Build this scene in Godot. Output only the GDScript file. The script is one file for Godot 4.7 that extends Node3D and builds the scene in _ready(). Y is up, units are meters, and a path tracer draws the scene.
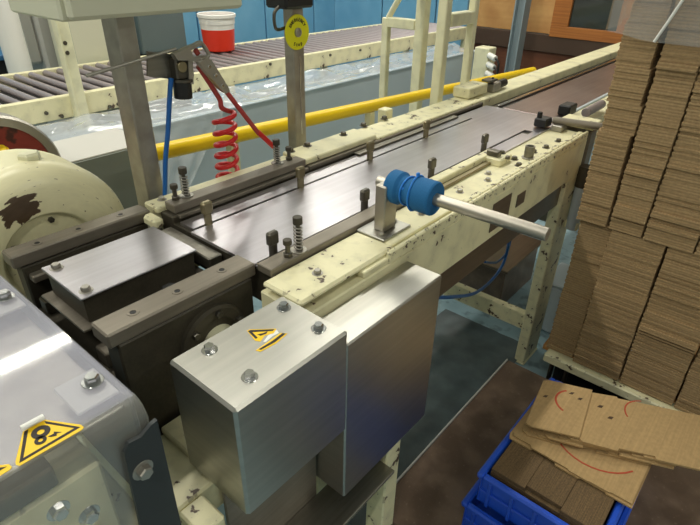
extends Node3D
# Packing line: measured heights put the steel deck at 0.95; UP lifts everything so that the floor is at y = 0.
const UP := Vector3(0, 0.33, 0)
const EYE := Vector3(0, 1.65, 0)
const FLR := -0.33
const FOCAL := 532.0
var cam_basis: Basis
var M := {}
var names := {}
var meshes := {}

# ---------- pixel rays (700 x 525) to points on a plane ----------
func ray(px: float, py: float) -> Vector3:
	return cam_basis * Vector3(px - 350.0, 262.5 - py, -FOCAL)
func on_y(px: float, py: float, y: float) -> Vector3:
	var d := ray(px, py); return EYE + d * ((y - EYE.y) / d.y)
func on_z(px: float, py: float, z: float) -> Vector3:
	var d := ray(px, py); return EYE + d * (z / d.z)
func on_x(px: float, py: float, x: float) -> Vector3:
	var d := ray(px, py); return EYE + d * (x / d.x)

# ---------- naming and placing ----------
func numbered(called: String) -> String:
	var n: int = names.get(called, -1) + 1
	names[called] = n
	return called if n == 0 else "%s_%03d" % [called, n]
func tag(o: Node, label: String, category: String, group := "") -> void:
	o.set_meta("label", label); o.set_meta("category", category)
	if group != "": o.set_meta("group", group)
func thing(called: String, at: Vector3, label: String, category: String, group := "") -> Node3D:
	var o := Node3D.new(); o.name = numbered(called); add_child(o)
	o.position = at + UP
	tag(o, label, category, group)
	return o
func put(parent: Node3D, called: String, mesh: Mesh, mat: Material, xf: Transform3D) -> MeshInstance3D:
	var o := MeshInstance3D.new(); o.mesh = mesh; o.material_override = mat
	o.name = numbered(called) if parent == self else called
	parent.add_child(o, true)
	var w := Transform3D(xf.basis, xf.origin + UP)
	o.transform = parent.global_transform.affine_inverse() * w
	return o
func solo(called: String, mesh: Mesh, mat: Material, xf: Transform3D, label: String, category: String, group := "") -> MeshInstance3D:
	var o := put(self, called, mesh, mat, xf); tag(o, label, category, group); return o
func struct(called: String, mesh: Mesh, mat: Material, xf: Transform3D) -> MeshInstance3D:
	var o := put(self, called, mesh, mat, xf); o.set_meta("kind", "structure"); return o
func at(v: Vector3) -> Transform3D: return Transform3D(Basis.IDENTITY, v)
func turned(v: Vector3, axis: Vector3, deg: float) -> Transform3D: return Transform3D(Basis(axis, deg_to_rad(deg)), v)
func along(a: Vector3, b: Vector3) -> Transform3D:      # y axis runs from a to b, origin half way
	var y := (b - a).normalized()
	var s := Vector3.RIGHT if absf(y.x) < 0.9 else Vector3.BACK
	var z := s.cross(y).normalized()
	return Transform3D(Basis(y.cross(z).normalized(), y, z), (a + b) * 0.5)

# ---------- meshes ----------
func face(st: SurfaceTool, pts: Array, c := Vector3.ZERO) -> void:      # flat convex face, turned away from c
	var p0: Vector3 = pts[0]; var p1: Vector3 = pts[1]; var p2: Vector3 = pts[2]
	var n := (p1 - p0).cross(p2 - p0).normalized()
	var mid := Vector3.ZERO
	for p in pts: mid += p
	mid /= pts.size()
	var q := pts.duplicate()
	if n.dot(mid - c) < 0.0: n = -n
	else: q.reverse()          # front faces run clockwise
	for i in range(1, q.size() - 1):
		for k in [0, i, i + 1]:
			st.set_normal(n); st.add_vertex(q[k])
func start() -> SurfaceTool:
	var st := SurfaceTool.new(); st.begin(Mesh.PRIMITIVE_TRIANGLES); return st
func add_box(st: SurfaceTool, c: Vector3, s: Vector3, bv := 0.0, bas := Basis.IDENTITY) -> void:
	var h := s * 0.5
	bv = minf(bv, minf(h.x, minf(h.y, h.z)) * 0.9)
	var V := func(x: float, y: float, z: float) -> Vector3: return c + bas * Vector3(x, y, z)
	var a := h - Vector3(bv, bv, bv)
	for sg in [-1.0, 1.0]:
		face(st, [V.call(sg * h.x, -a.y, -a.z), V.call(sg * h.x, a.y, -a.z), V.call(sg * h.x, a.y, a.z), V.call(sg * h.x, -a.y, a.z)], c)
		face(st, [V.call(-a.x, sg * h.y, -a.z), V.call(a.x, sg * h.y, -a.z), V.call(a.x, sg * h.y, a.z), V.call(-a.x, sg * h.y, a.z)], c)
		face(st, [V.call(-a.x, -a.y, sg * h.z), V.call(a.x, -a.y, sg * h.z), V.call(a.x, a.y, sg * h.z), V.call(-a.x, a.y, sg * h.z)], c)
	if bv <= 0.0: return
	for s1 in [-1.0, 1.0]:
		for s2 in [-1.0, 1.0]:
			face(st, [V.call(s1 * h.x, s2 * a.y, -a.z), V.call(s1 * a.x, s2 * h.y, -a.z), V.call(s1 * a.x, s2 * h.y, a.z), V.call(s1 * h.x, s2 * a.y, a.z)], c)
			face(st, [V.call(s1 * h.x, -a.y, s2 * a.z), V.call(s1 * a.x, -a.y, s2 * h.z), V.call(s1 * a.x, a.y, s2 * h.z), V.call(s1 * h.x, a.y, s2 * a.z)], c)
			face(st, [V.call(-a.x, s1 * h.y, s2 * a.z), V.call(-a.x, s1 * a.y, s2 * h.z), V.call(a.x, s1 * a.y, s2 * h.z), V.call(a.x, s1 * h.y, s2 * a.z)], c)
			for s3 in [-1.0, 1.0]:
				face(st, [V.call(s1 * h.x, s2 * a.y, s3 * a.z), V.call(s1 * a.x, s2 * h.y, s3 * a.z), V.call(s1 * a.x, s2 * a.y, s3 * h.z)], c)
func boxm(s: Vector3, bv := 0.002) -> Mesh:
	var k := "b%.4f %.4f %.4f %.4f" % [s.x, s.y, s.z, bv]
	if not meshes.has(k):
		var st := start(); add_box(st, Vector3.ZERO, s, bv); meshes[k] = st.commit()
	return meshes[k]
func bx(parent: Node3D, called: String, x0: float, x1: float, y0: float, y1: float, z0: float, z1: float, mat: Material, bv := 0.002) -> MeshInstance3D:
	return put(parent, called, boxm(Vector3(absf(x1 - x0), absf(y1 - y0), absf(z1 - z0)), bv), mat, at(Vector3(x0 + x1, y0 + y1, z0 + z1) * 0.5))
func lathe(prof: Array, seg := 24) -> Mesh:              # profile of [radius, height] from bottom to top, round y; creases kept
	var st := start()
	for i in prof.size() - 1:
		var r0: float = prof[i][0]; var y0: float = prof[i][1]; var r1: float = prof[i + 1][0]; var y1: float = prof[i + 1][1]
		var nr := y1 - y0; var ny := r0 - r1
		for k in seg:
			var t0 := TAU * k / seg; var t1 := TAU * (k + 1) / seg
			var v := [Vector3(r0 * cos(t0), y0, r0 * sin(t0)), Vector3(r0 * cos(t1), y0, r0 * sin(t1)), Vector3(r1 * cos(t1), y1, r1 * sin(t1)), Vector3(r1 * cos(t0), y1, r1 * sin(t0))]
			var n := [Vector3(nr * cos(t0), ny, nr * sin(t0)).normalized(), Vector3(nr * cos(t1), ny, nr * sin(t1)).normalized()]
			for q in [0, 1, 2, 0, 2, 3]:
				st.set_normal(n[1] if q == 1 or q == 2 else n[0]); st.add_vertex(v[q])
	return st.commit()
func lathe_smooth(prof: Array, seg := 32) -> Mesh:
	var st := start()
	var ns := []
	for i in prof.size():
		var a: Array = prof[maxi(i - 1, 0)]; var b: Array = prof[mini(i + 1, prof.size() - 1)]
		ns.append(Vector2(float(b[1]) - float(a[1]), float(a[0]) - float(b[0])).normalized())
	for i in prof.size() - 1:
		for k in seg:
			for q in [[0, 0], [0, 1], [1, 1], [0, 0], [1, 1], [1, 0]]:
				var t: float = TAU * (k + q[1]) / seg
				var p: Array = prof[i + q[0]]; var n: Vector2 = ns[i + q[0]]
				st.set_normal(Vector3(n.x * cos(t), n.y, n.x * sin(t)))
				st.set_uv(Vector2(float(k + q[1]) / seg, float(i + q[0]) / (prof.size() - 1)))
				st.add_vertex(Vector3(float(p[0]) * cos(t), p[1], float(p[0]) * sin(t)))
	return st.commit()
func cyl(r: float, h: float, seg := 20, bv := 0.0012) -> Mesh:
	var k := "c%.4f %.4f %d %.4f" % [r, h, seg, bv]
	if not meshes.has(k):
		bv = minf(bv, minf(r, h * 0.5) * 0.5)
		meshes[k] = lathe([[0.0, -h / 2], [r - bv, -h / 2], [r, -h / 2 + bv], [r, h / 2 - bv], [r - bv, h / 2], [0.0, h / 2]], seg)
	return meshes[k]
func hexm(r: float, h: float) -> Mesh: # hexagon head with a chamfered top
	var k := "h%.4f %.4f" % [r, h]
	if not meshes.has(k):
		var st := start()
		var rings := [[r, -h / 2], [r, h * 0.3], [r * 0.84, h / 2]]
		for i in 2:
			for s in 6:
				var t0 := TAU * s / 6; var t1 := TAU * (s + 1) / 6
				face(st, [Vector3(rings[i][0] * cos(t0), rings[i][1], rings[i][0] * sin(t0)), Vector3(rings[i][0] * cos(t1), rings[i][1], rings[i][0] * sin(t1)), Vector3(rings[i + 1][0] * cos(t1), rings[i + 1][1], rings[i + 1][0] * sin(t1)), Vector3(rings[i + 1][0] * cos(t0), rings[i + 1][1], rings[i + 1][0] * sin(t0))])
		var top := []
		for s in 6: top.append(Vector3(r * 0.84 * cos(TAU * s / 6), h / 2, r * 0.84 * sin(TAU * s / 6)))
		face(st, top)
		meshes[k] = st.commit()
	return meshes[k]
func rod(parent: Node3D, called: String, a: Vector3, b: Vector3, r: float, mat: Material, seg := 16) -> MeshInstance3D:
	return put(parent, called, cyl(r, a.distance_to(b), seg), mat, along(a, b))
func smooth_path(pts: Array, per := 8) -> PackedVector3Array:   # Catmull-Rom through the points
	var out := PackedVector3Array()
	for i in pts.size() - 1:
		var p0: Vector3 = pts[maxi(i - 1, 0)]; var p1: Vector3 = pts[i]; var p2: Vector3 = pts[i + 1]; var p3: Vector3 = pts[mini(i + 2, pts.size() - 1)]
		for k in per:
			var t := float(k) / per
			out.append(0.5 * (2.0 * p1 + (p2 - p0) * t + (2.0 * p0 - 5.0 * p1 + 4.0 * p2 - p3) * t * t + (3.0 * p1 - p0 - 3.0 * p2 + p3) * t * t * t))
	out.append(pts[-1])
	return out
func tube(path: PackedVector3Array, r: float, seg := 8) -> Mesh:
	var st := start()
	var rings := []; var norms := []
	var ref := Vector3(0.31, 0.9, 0.2).normalized()
	for i in path.size():
		var d := (path[mini(i + 1, path.size() - 1)] - path[maxi(i - 1, 0)]).normalized()
		var u := (ref - d * ref.dot(d)).normalized()
		ref = u
		var w := d.cross(u)
		var rr := []; var nn := []
		for k in seg:
			var t := TAU * k / seg
			var n := u * cos(t) + w * sin(t)
			nn.append(n); rr.append(path[i] + n * r)
		rings.append(rr); norms.append(nn)
	for i in path.size() - 1:
		for k in seg:
			var k2 := (k + 1) % seg
			for q in [[0, k], [1, k], [1, k2], [0, k], [1, k2], [0, k2]]:
				st.set_normal(norms[i + q[0]][q[1]]); st.add_vertex(rings[i + q[0]][q[1]])
	for e in [0, path.size() - 1]:
		var cap := []
		for k in seg: cap.append(rings[e][k])
		face(st, cap, path[1] if e == 0 else path[path.size() - 2])
	return st.commit()
func ext(poly: PackedVector2Array, t: float) -> Mesh:      # outline in x, y with thickness t in z
	var st := start()
	var tri := Geometry2D.triangulate_polygon(poly)
	for sg in [-1.0, 1.0]:
		var z: float = sg * t * 0.5
		for i in range(0, tri.size(), 3):
			var a := poly[tri[i]]; var b := poly[tri[i + 1]]; var c := poly[tri[i + 2]]
			var p := (a + b + c) / 3.0
			face(st, [Vector3(a.x, a.y, z), Vector3(b.x, b.y, z), Vector3(c.x, c.y, z)], Vector3(p.x, p.y, 0))
	var cw := Geometry2D.is_polygon_clockwise(poly)
	for i in poly.size():
		var a := poly[i]; var b := poly[(i + 1) % poly.size()]
		var n2 := Vector2(b.y - a.y, a.x - b.x) * (-1.0 if cw else 1.0)
		var c := (a + b) * 0.5 - n2.normalized() * 0.01
		face(st, [Vector3(a.x, a.y, -t / 2), Vector3(b.x, b.y, -t / 2), Vector3(b.x, b.y, t / 2), Vector3(a.x, a.y, t / 2)], Vector3(c.x, c.y, 0))
	return st.commit()
func px_plate(parent: Node3D, called: String, pix: Array, z: float, t: float, mat: Material) -> MeshInstance3D:  # upright plate whose outline was measured on the plane z
	var poly := PackedVector2Array(); var mid := Vector2.ZERO
	for p in pix:
		var w := on_z(p[0], p[1], z); poly.append(Vector2(w.x, w.y)); mid += Vector2(w.x, w.y)
	mid /= pix.size()
	for i in poly.size(): poly[i] -= mid
	return put(parent, called, ext(poly, t), mat, at(Vector3(mid.x, mid.y, z)))
func flat_plate(parent: Node3D, called: String, poly: PackedVector2Array, y: float, t: float, mat: Material) -> MeshInstance3D:  # outline given in x, z; top at y
	var q := PackedVector2Array(); var mid := Vector2.ZERO
	for p in poly: mid += p
	mid /= poly.size()
	for p in poly: q.append(Vector2(p.x - mid.x, -(p.y - mid.y)))
	return put(parent, called, ext(q, t), mat, turned(Vector3(mid.x, y - t / 2, mid.y), Vector3.RIGHT, -90))
func grid(nu: int, nv: int, f: Callable) -> Mesh:       # smooth sheet f(u, v)
	var st := start()
	st.set_smooth_group(0)
	for i in nu:
		for j in nv:
			for q in [[0, 0], [1, 0], [1, 1], [0, 0], [1, 1], [0, 1]]:
				st.set_smooth_group(0)
				st.add_vertex(f.call(float(i + q[0]) / nu, float(j + q[1]) / nv))
	st.index(); st.generate_normals()
	return st.commit()

# ---------- materials ----------
func noise(seed_: int, freq: float, octaves := 4, type := FastNoiseLite.TYPE_SIMPLEX_SMOOTH) -> FastNoiseLite:
	var n := FastNoiseLite.new(); n.seed = seed_; n.frequency = freq; n.noise_type = type
	n.fractal_type = FastNoiseLite.FRACTAL_FBM; n.fractal_octaves = octaves
	return n
func field(seed_: int, freq: float, size: int, octaves := 4) -> PackedByteArray:
	var im := noise(seed_, freq, octaves).get_seamless_image(size, size)
	im.convert(Image.FORMAT_L8)
	return im.get_data()
func tex(size: int, f: Callable) -> ImageTexture:
	var d := PackedByteArray(); d.resize(size * size * 3)
	for i in size * size:
		var c: Color = f.call(i)
		d[i * 3] = int(clampf(c.r, 0, 1) * 255); d[i * 3 + 1] = int(clampf(c.g, 0, 1) * 255); d[i * 3 + 2] = int(clampf(c.b, 0, 1) * 255)
	return ImageTexture.create_from_image(Image.create_from_data(size, size, false, Image.FORMAT_RGB8, d))
func mat(c: Color, rough := 0.6, metal := 0.0, t: Texture2D = null, scale := 1.0) -> StandardMaterial3D:
	var m := StandardMaterial3D.new(); m.albedo_color = c; m.roughness = rough; m.metallic = metal
	if t:
		m.albedo_texture = t; m.uv1_triplanar = true; m.uv1_world_triplanar = true; m.uv1_scale = Vector3.ONE * scale
	return m
func c8(r: int, g: int, b: int) -> Color: return Color8(r, g, b)
func make_materials() -> void:
	var S := 384
	var a := field(3, 0.012, S); var b := field(11, 0.05, S, 5); var c := field(23, 0.006, S); var e := field(31, 0.11, S, 3)
	var chips := func(level: int, base: Color, dark: Color) -> ImageTexture:
		return tex(S, func(i: int) -> Color:
			var col := base.lerp(base.darkened(0.12), clampf((a[i] - 110) / 90.0, 0, 1) * 0.6)
			var v: int = (b[i] + a[i] * 2) / 3
			if v > level: return dark.lerp(dark.lightened(0.15), e[i] / 255.0)
			if v > level - 5: return dark.lerp(col, 0.5)
			if level < 250 and e[i] > 226: return col.darkened(0.2)
			return col)
	var cream := c8(233, 227, 188); var rust := c8(66, 48, 32)
	M.cream = mat(Color.WHITE, 0.45, 0.0, chips.call(206, cream, rust), 1.5)
	M.cream_worn = mat(Color.WHITE, 0.45, 0.0, chips.call(186, cream, rust), 2.6)
	M.cream_clean = mat(Color.WHITE, 0.4, 0.0, chips.call(300, c8(232, 229, 196), rust), 1.3)
	M.cream_grey = mat(c8(212, 212, 190), 0.45)
	# brushed and polished metal: streaks run along x in the texture
	var streak := noise(5, 0.02, 4)
	var st_im := PackedByteArray(); st_im.resize(S * S)
	for y in S:
		for x in S:
			st_im[y * S + x] = int(clampf(0.5 + 0.5 * (streak.get_noise_2d(x * 0.12, y * 6.0) + streak.get_noise_2d((x - S) * 0.12, y * 6.0)), 0, 1) * 255)
	var brushed := func(lo: Color, hi: Color, blot: float) -> ImageTexture:
		return tex(S, func(i: int) -> Color:
			var t: float = st_im[i] / 255.0 * 0.35 + 0.1 + c[i] / 255.0 * blot
			return lo.lerp(hi, clampf(t, 0, 1)))
	M.steel = mat(Color.WHITE, 0.38, 1.0, brushed.call(c8(166, 165, 160), c8(196, 194, 186), 0.4), 1.1)
	M.steel_face = mat(c8(186, 180, 170), 0.42, 1.0)
	M.steel_post = mat(Color.WHITE, 0.45, 0.85, tex(S, func(i: int) -> Color: return c8(148, 143, 134).lerp(c8(184, 179, 168), a[i] / 255.0)), 2.0)
	M.steel_dull = mat(Color.WHITE, 0.42, 1.0, brushed.call(c8(120, 116, 108), c8(168, 164, 154), 0.5), 1.4)
	M.deck = mat(Color.WHITE, 0.33, 1.0, brushed.call(c8(166, 162, 168), c8(202, 200, 206), 0.6), 0.9)
	M.deck_brown = mat(Color.WHITE, 0.34, 0.9, brushed.call(c8(120, 108, 108), c8(160, 148, 146), 0.5), 0.9)
	M.cream_lip = mat(Color.WHITE, 0.45, 0.0, chips.call(168, cream, rust), 4.5)
	M.chrome = mat(c8(205, 205, 205), 0.18, 1.0)
	M.gun = mat(c8(104, 100, 92), 0.4, 0.9, null)
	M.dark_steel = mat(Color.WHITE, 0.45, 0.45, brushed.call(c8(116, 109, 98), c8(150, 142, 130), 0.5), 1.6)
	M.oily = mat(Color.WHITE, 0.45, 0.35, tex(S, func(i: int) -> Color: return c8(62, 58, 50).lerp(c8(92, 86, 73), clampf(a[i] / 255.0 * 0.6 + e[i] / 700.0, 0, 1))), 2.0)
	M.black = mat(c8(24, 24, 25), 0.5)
	M.rubber = mat(c8(34, 34, 36), 0.75)
	M.bracket = mat(c8(56, 60, 62), 0.5, 0.2)
	M.skirt = mat(Color.WHITE, 0.35, 0.55, brushed.call(c8(104, 92, 80), c8(132, 118, 102), 0.5), 1.0)
	M.blue_foam = mat(Color.WHITE, 0.8, 0.0, tex(S, func(i: int) -> Color: return c8(18, 92, 146).lerp(c8(34, 112, 170), e[i] / 255.0)), 6.0)
	M.blue_tie = mat(c8(40, 130, 220), 0.4)
	M.blue_hose = mat(c8(18, 92, 168), 0.35)
	M.red_hose = mat(c8(212, 34, 38), 0.3)
	M.pink_hose = mat(c8(176, 62, 60), 0.4)
	M.yellow = mat(c8(244, 206, 14), 0.35)
	M.disc_yellow = mat(c8(226, 222, 20), 0.45)
	M.sticker = mat(c8(250, 206, 20), 0.45)
	M.ink = mat(c8(38, 30, 28), 0.6)
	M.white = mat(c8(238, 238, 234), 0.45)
	M.red = mat(c8(226, 52, 26), 0.4)
	M.wheel_red = mat(Color.WHITE, 0.55, 0.1, tex(S, func(i: int) -> Color: return c8(142, 52, 44).lerp(c8(52, 34, 30), clampf((a[i] - 150) / 40.0, 0, 1))), 2.2)
	M.roller = mat(c8(164, 154, 156), 0.4, 0.5)
	var kraft := func(base: Color, dark: float) -> ImageTexture:
		return tex(S, func(i: int) -> Color: return base.darkened(dark * (0.5 * b[i] / 255.0 + 0.5 * st_im[i] / 255.0)))
	M.kraft = mat(Color.WHITE, 0.85, 0.0, kraft.call(c8(192, 160, 112), 0.16), 2.5)
	M.kraft_brown = mat(Color.WHITE, 0.85, 0.0, kraft.call(c8(132, 106, 72), 0.45), 6.0)
	# carton edges: corrugated board seen edge on, lines running with the sheet
	M.cartons = []
	var edge := tex(S, func(i: int) -> Color:
		var y: int = i / S
		var band := 0.90 if (y / 6) % 2 == 0 else 1.0
		return Color(1, 1, 1).darkened(0.14 * (b[i] / 255.0)) * band)
	for k in 6:      # one board colour; only the grain is shifted from sheet to sheet
		var cm := mat(c8(187, 157, 115), 0.88, 0.0, edge, 3.0)
		cm.uv1_offset = Vector3(0.37, 0.53, 0.71) * k
		M.cartons.append(cm)
	M.print_red = mat(c8(178, 76, 52), 0.85)
	M.board = mat(Color.WHITE, 0.3, 0.0, tex(S, func(i: int) -> Color: return c8(98, 82, 70).lerp(c8(122, 104, 90), clampf((a[i] - 90) / 110.0, 0, 1)).lerp(c8(150, 132, 116), clampf((e[i] - 190) / 40.0, 0, 1) * 0.5)), 1.2)
	M.crate = mat(c8(34, 84, 206), 0.35)
	M.floor = mat(Color.WHITE, 0.3, 0.0, tex(S, func(i: int) -> Color: return c8(128, 158, 170).lerp(c8(156, 182, 192), a[i] / 255.0).darkened(0.2 * clampf((b[i] - 150) / 60.0, 0, 1))), 0.5)
	M.mat_grey = mat(Color.WHITE, 0.35, 0.0, tex(S, func(i: int) -> Color: return c8(66, 78, 82).lerp(c8(94, 108, 112), a[i] / 255.0)), 1.2)
	M.ply = mat(Color.WHITE, 0.6, 0.0, tex(S, func(i: int) -> Color: return c8(206, 158, 98).lerp(c8(176, 124, 70), clampf(st_im[i] / 255.0 * 0.25 + (a[i] - 60) / 220.0, 0, 1))), 0.5)
	M.ply_dark = mat(Color.WHITE, 0.6, 0.0, tex(S, func(i: int) -> Color: return c8(112, 66, 42).lerp(c8(92, 52, 32), st_im[i] / 255.0)), 0.6)
	M.rail_brown = mat(c8(74, 54, 40), 0.6)
	M.ply_frame = mat(Color.WHITE, 0.55, 0.0, tex(S, func(i: int) -> Color: return c8(188, 118, 54).lerp(c8(156, 92, 40), st_im[i] / 255.0)), 1.0)
	M.post_grey = mat(c8(142, 156, 162), 0.5, 0.2)
	M.blue_panel = mat(Color.WHITE, 0.4, 0.0, tex(S, func(i: int) -> Color: return c8(104, 160, 194).lerp(c8(124, 176, 206), a[i] / 255.0)), 0.5)
	M.blue_dark = mat(c8(52, 104, 146), 0.5)
	M.trough = mat(c8(186, 198, 206), 0.4)
	M.panel_grey = mat(c8(136, 142, 136), 0.45, 0.2)
	M.grey_cab = mat(c8(104, 118, 120), 0.5)
	M.grey_light = mat(c8(192, 190, 184), 0.5)
	M.wall = mat(c8(206, 206, 200), 0.8)
	M.ceiling = mat(c8(214, 214, 210), 0.9)
	M.zinc = mat(c8(168, 164, 156), 0.4, 0.8)
	M.brass = mat(c8(150, 140, 112), 0.38, 0.8)
	var glass := mat(Color(0.20, 0.23, 0.22, 0.9), 0.08); glass.transparency = BaseMaterial3D.TRANSPARENCY_ALPHA; M.dark_glass = glass
	var clear := mat(Color(0.90, 0.90, 0.97, 0.22), 0.04); clear.transparency = BaseMaterial3D.TRANSPARENCY_ALPHA; M.clear = clear
	var front := mat(Color(0.92, 0.92, 0.90, 0.10), 0.06); front.transparency = BaseMaterial3D.TRANSPARENCY_ALPHA; M.clear_front = front
	var film := mat(Color(0.93, 0.95, 0.97, 0.34), 0.12); film.transparency = BaseMaterial3D.TRANSPARENCY_ALPHA; M.film = film
	var wrap := mat(Color(0.80, 0.80, 0.80, 0.3), 0.1); wrap.transparency = BaseMaterial3D.TRANSPARENCY_ALPHA; M.wrap = wrap
	var glow := mat(Color.WHITE, 0.5); glow.emission_enabled = true; glow.emission = Color(1.0, 0.99, 0.94); glow.emission_energy_multiplier = 9.0; M.glow = glow

# ---------- hardware ----------
func bolt(parent: Node3D, p: Vector3, r := 0.011, washer := true, m: Material = null, up := Vector3.UP) -> MeshInstance3D:
	if m == null: m = M.chrome
	var h := r * 1.1
	var o := put(parent, "bolt", hexm(r, h), m, along(p, p + up * h) * Transform3D(Basis(Vector3.UP, p.x * 7.0), Vector3.ZERO))
	if washer: put(o, "washer", cyl(r * 1.5, 0.002, 16, 0.0005), m, along(p - up * 0.001, p + up * 0.001))
	return o
func cap_screw(parent: Node3D, p: Vector3, r: float, m: Material) -> void:      # countersunk socket screw: rim and dark socket
	var o := put(parent, "socket_screw", lathe([[r * 1.25, -0.002], [r * 1.25, 0.0008], [r * 0.7, 0.0008], [r * 0.7, -0.004], [0.0, -0.004]], 16), m, at(p))
	put(o, "socket", cyl(r * 0.68, 0.0012, 6, 0.0002), M.black, at(p))
func spring_bolt(parent: Node3D, p: Vector3, h: float) -> void:
	var s := put(parent, "spring_bolt", cyl(0.006, h, 12), M.gun, at(p + Vector3(0, h / 2, 0)))
	put(s, "bolt_head", cyl(0.0125, 0.02, 16), M.oily, at(p + Vector3(0, h - 0.004, 0)))
	put(s, "washer", cyl(0.022, 0.003, 20), M.zinc, at(p + Vector3(0, 0.0015, 0)))
	var path := PackedVector3Array()
	var n := 84
	for i in n + 1:
		var t := float(i) / n
		path.append(Vector3(cos(t * TAU * 7.0) * 0.0105, 0.005 + t * (h - 0.022), sin(t * TAU * 7.0) * 0.0105))
	put(s, "spring", tube(path, 0.0022, 6), M.zinc, at(p))
func short_bolt(parent: Node3D, p: Vector3) -> void:
	var s := put(parent, "adjusting_bolt", cyl(0.0065, 0.042, 12), M.gun, at(p + Vector3(0, 0.021, 0)))
	put(s, "nut", hexm(0.012, 0.011), M.gun, at(p + Vector3(0, 0.006, 0)))
	put(s, "bolt_head", cyl(0.0115, 0.014, 16), M.oily, at(p + Vector3(0, 0.041, 0)))
func pusher_pin(parent: Node3D, x: float, z: float, m: Material) -> void:       # round foot, flat sided head
	var p := Vector3(x, 0.95, z)
	var o := put(parent, "pusher_pin", cyl(0.0115, 0.05, 14), m, at(p + Vector3(0, 0.012, 0)))
	var st := start()
	add_box(st, Vector3(0, 0.052, 0), Vector3(0.034, 0.038, 0.020), 0.005)
	put(o, "pin_head", st.commit(), m, at(p))

# ---------- scene ----------
func _ready() -> void:
	set_camera_and_light()
	make_materials()
	room()
	conveyor_table()
	belt_conveyor()
	press_unit()
	left_machine()
	clear_guard()
	steel_boxes()
	rod_bracket()
	posts_and_air()
	back_conveyor()
	back_things()
	cartons()
	pallet_and_crates()
	under_table()

func set_camera_and_light() -> void:
	var v1 := Vector3(872 - 350, 262.5 + 42, -FOCAL).normalized()
	var v2 := -Vector3(-385 - 350, 262.5 + 68, -FOCAL).normalized()
	v2 = (v2 - v1 * v1.dot(v2)).normalized()
	cam_basis = Basis(v1, v2.cross(v1), v2).transposed().orthonormalized()   # rows are the world axes seen by the camera
	var cam := Camera3D.new(); cam.name = "camera"; add_child(cam)
	cam.transform = Transform3D(cam_basis, EYE + UP)
	cam.fov = rad_to_deg(2.0 * atan(262.5 / FOCAL)); cam.near = 0.02; cam.far = 100.0; cam.current = true
	var we := WorldEnvironment.new(); var env := Environment.new()
	env.background_mode = Environment.BG_COLOR; env.background_color = Color(0.05, 0.05, 0.055)
	env.ambient_light_source = Environment.AMBIENT_SOURCE_DISABLED
	env.tonemap_mode = Environment.TONE_MAPPER_LINEAR; env.tonemap_exposure = 1.1
	env.sdfgi_enabled = true; env.ssao_enabled = true; env.ssil_enabled = true
	we.environment = env; we.name = "environment"; add_child(we)

const LAMPS := [[0.75, -5.0], [3.1, -5.0], [5.4, -5.0], [-1.6, -2.3], [0.8, -2.3], [3.2, -2.3], [5.4, -2.3], [-1.6, 0.4], [2.0, 2.6]]
const LAMP_ENERGY := 3.6
func lamp(x: float, z: float) -> void:
	var o := thing("ceiling_lamp", Vector3(x, 3.9, z), "white batten lamp with a bright fluorescent tube hanging from the ceiling", "lamp", "ceiling tube lamps")
	bx(o, "batten", x - 0.78, x + 0.78, 3.93, 4.0, z - 0.06, z + 0.06, M.white, 0.008)
	for s in [-0.76, 0.76]: bx(o, "end_holder", x + s - 0.02, x + s + 0.02, 3.87, 3.93, z - 0.03, z + 0.03, M.white, 0.004)
	for s in [-0.5, 0.5]: rod(o, "hanger", Vector3(x + s, 4.0, z), Vector3(x + s, 4.2, z), 0.006, M.zinc)
	rod(o, "fluorescent_tube", Vector3(x - 0.74, 3.89, z), Vector3(x + 0.74, 3.89, z), 0.019, M.glow)
	var l := AreaLight3D.new(); l.name = "tube_light"; o.add_child(l)
	l.area_size = Vector2(1.48, 0.12); l.light_energy = LAMP_ENERGY; l.light_color = Color(1.0, 0.985, 0.93)
	l.area_range = 14.0; l.area_attenuation = 2.0; l.shadow_enabled = true
	l.global_transform = Transform3D(Basis(Vector3.RIGHT, deg_to_rad(-90)), Vector3(x, 3.86, z) + UP)

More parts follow.
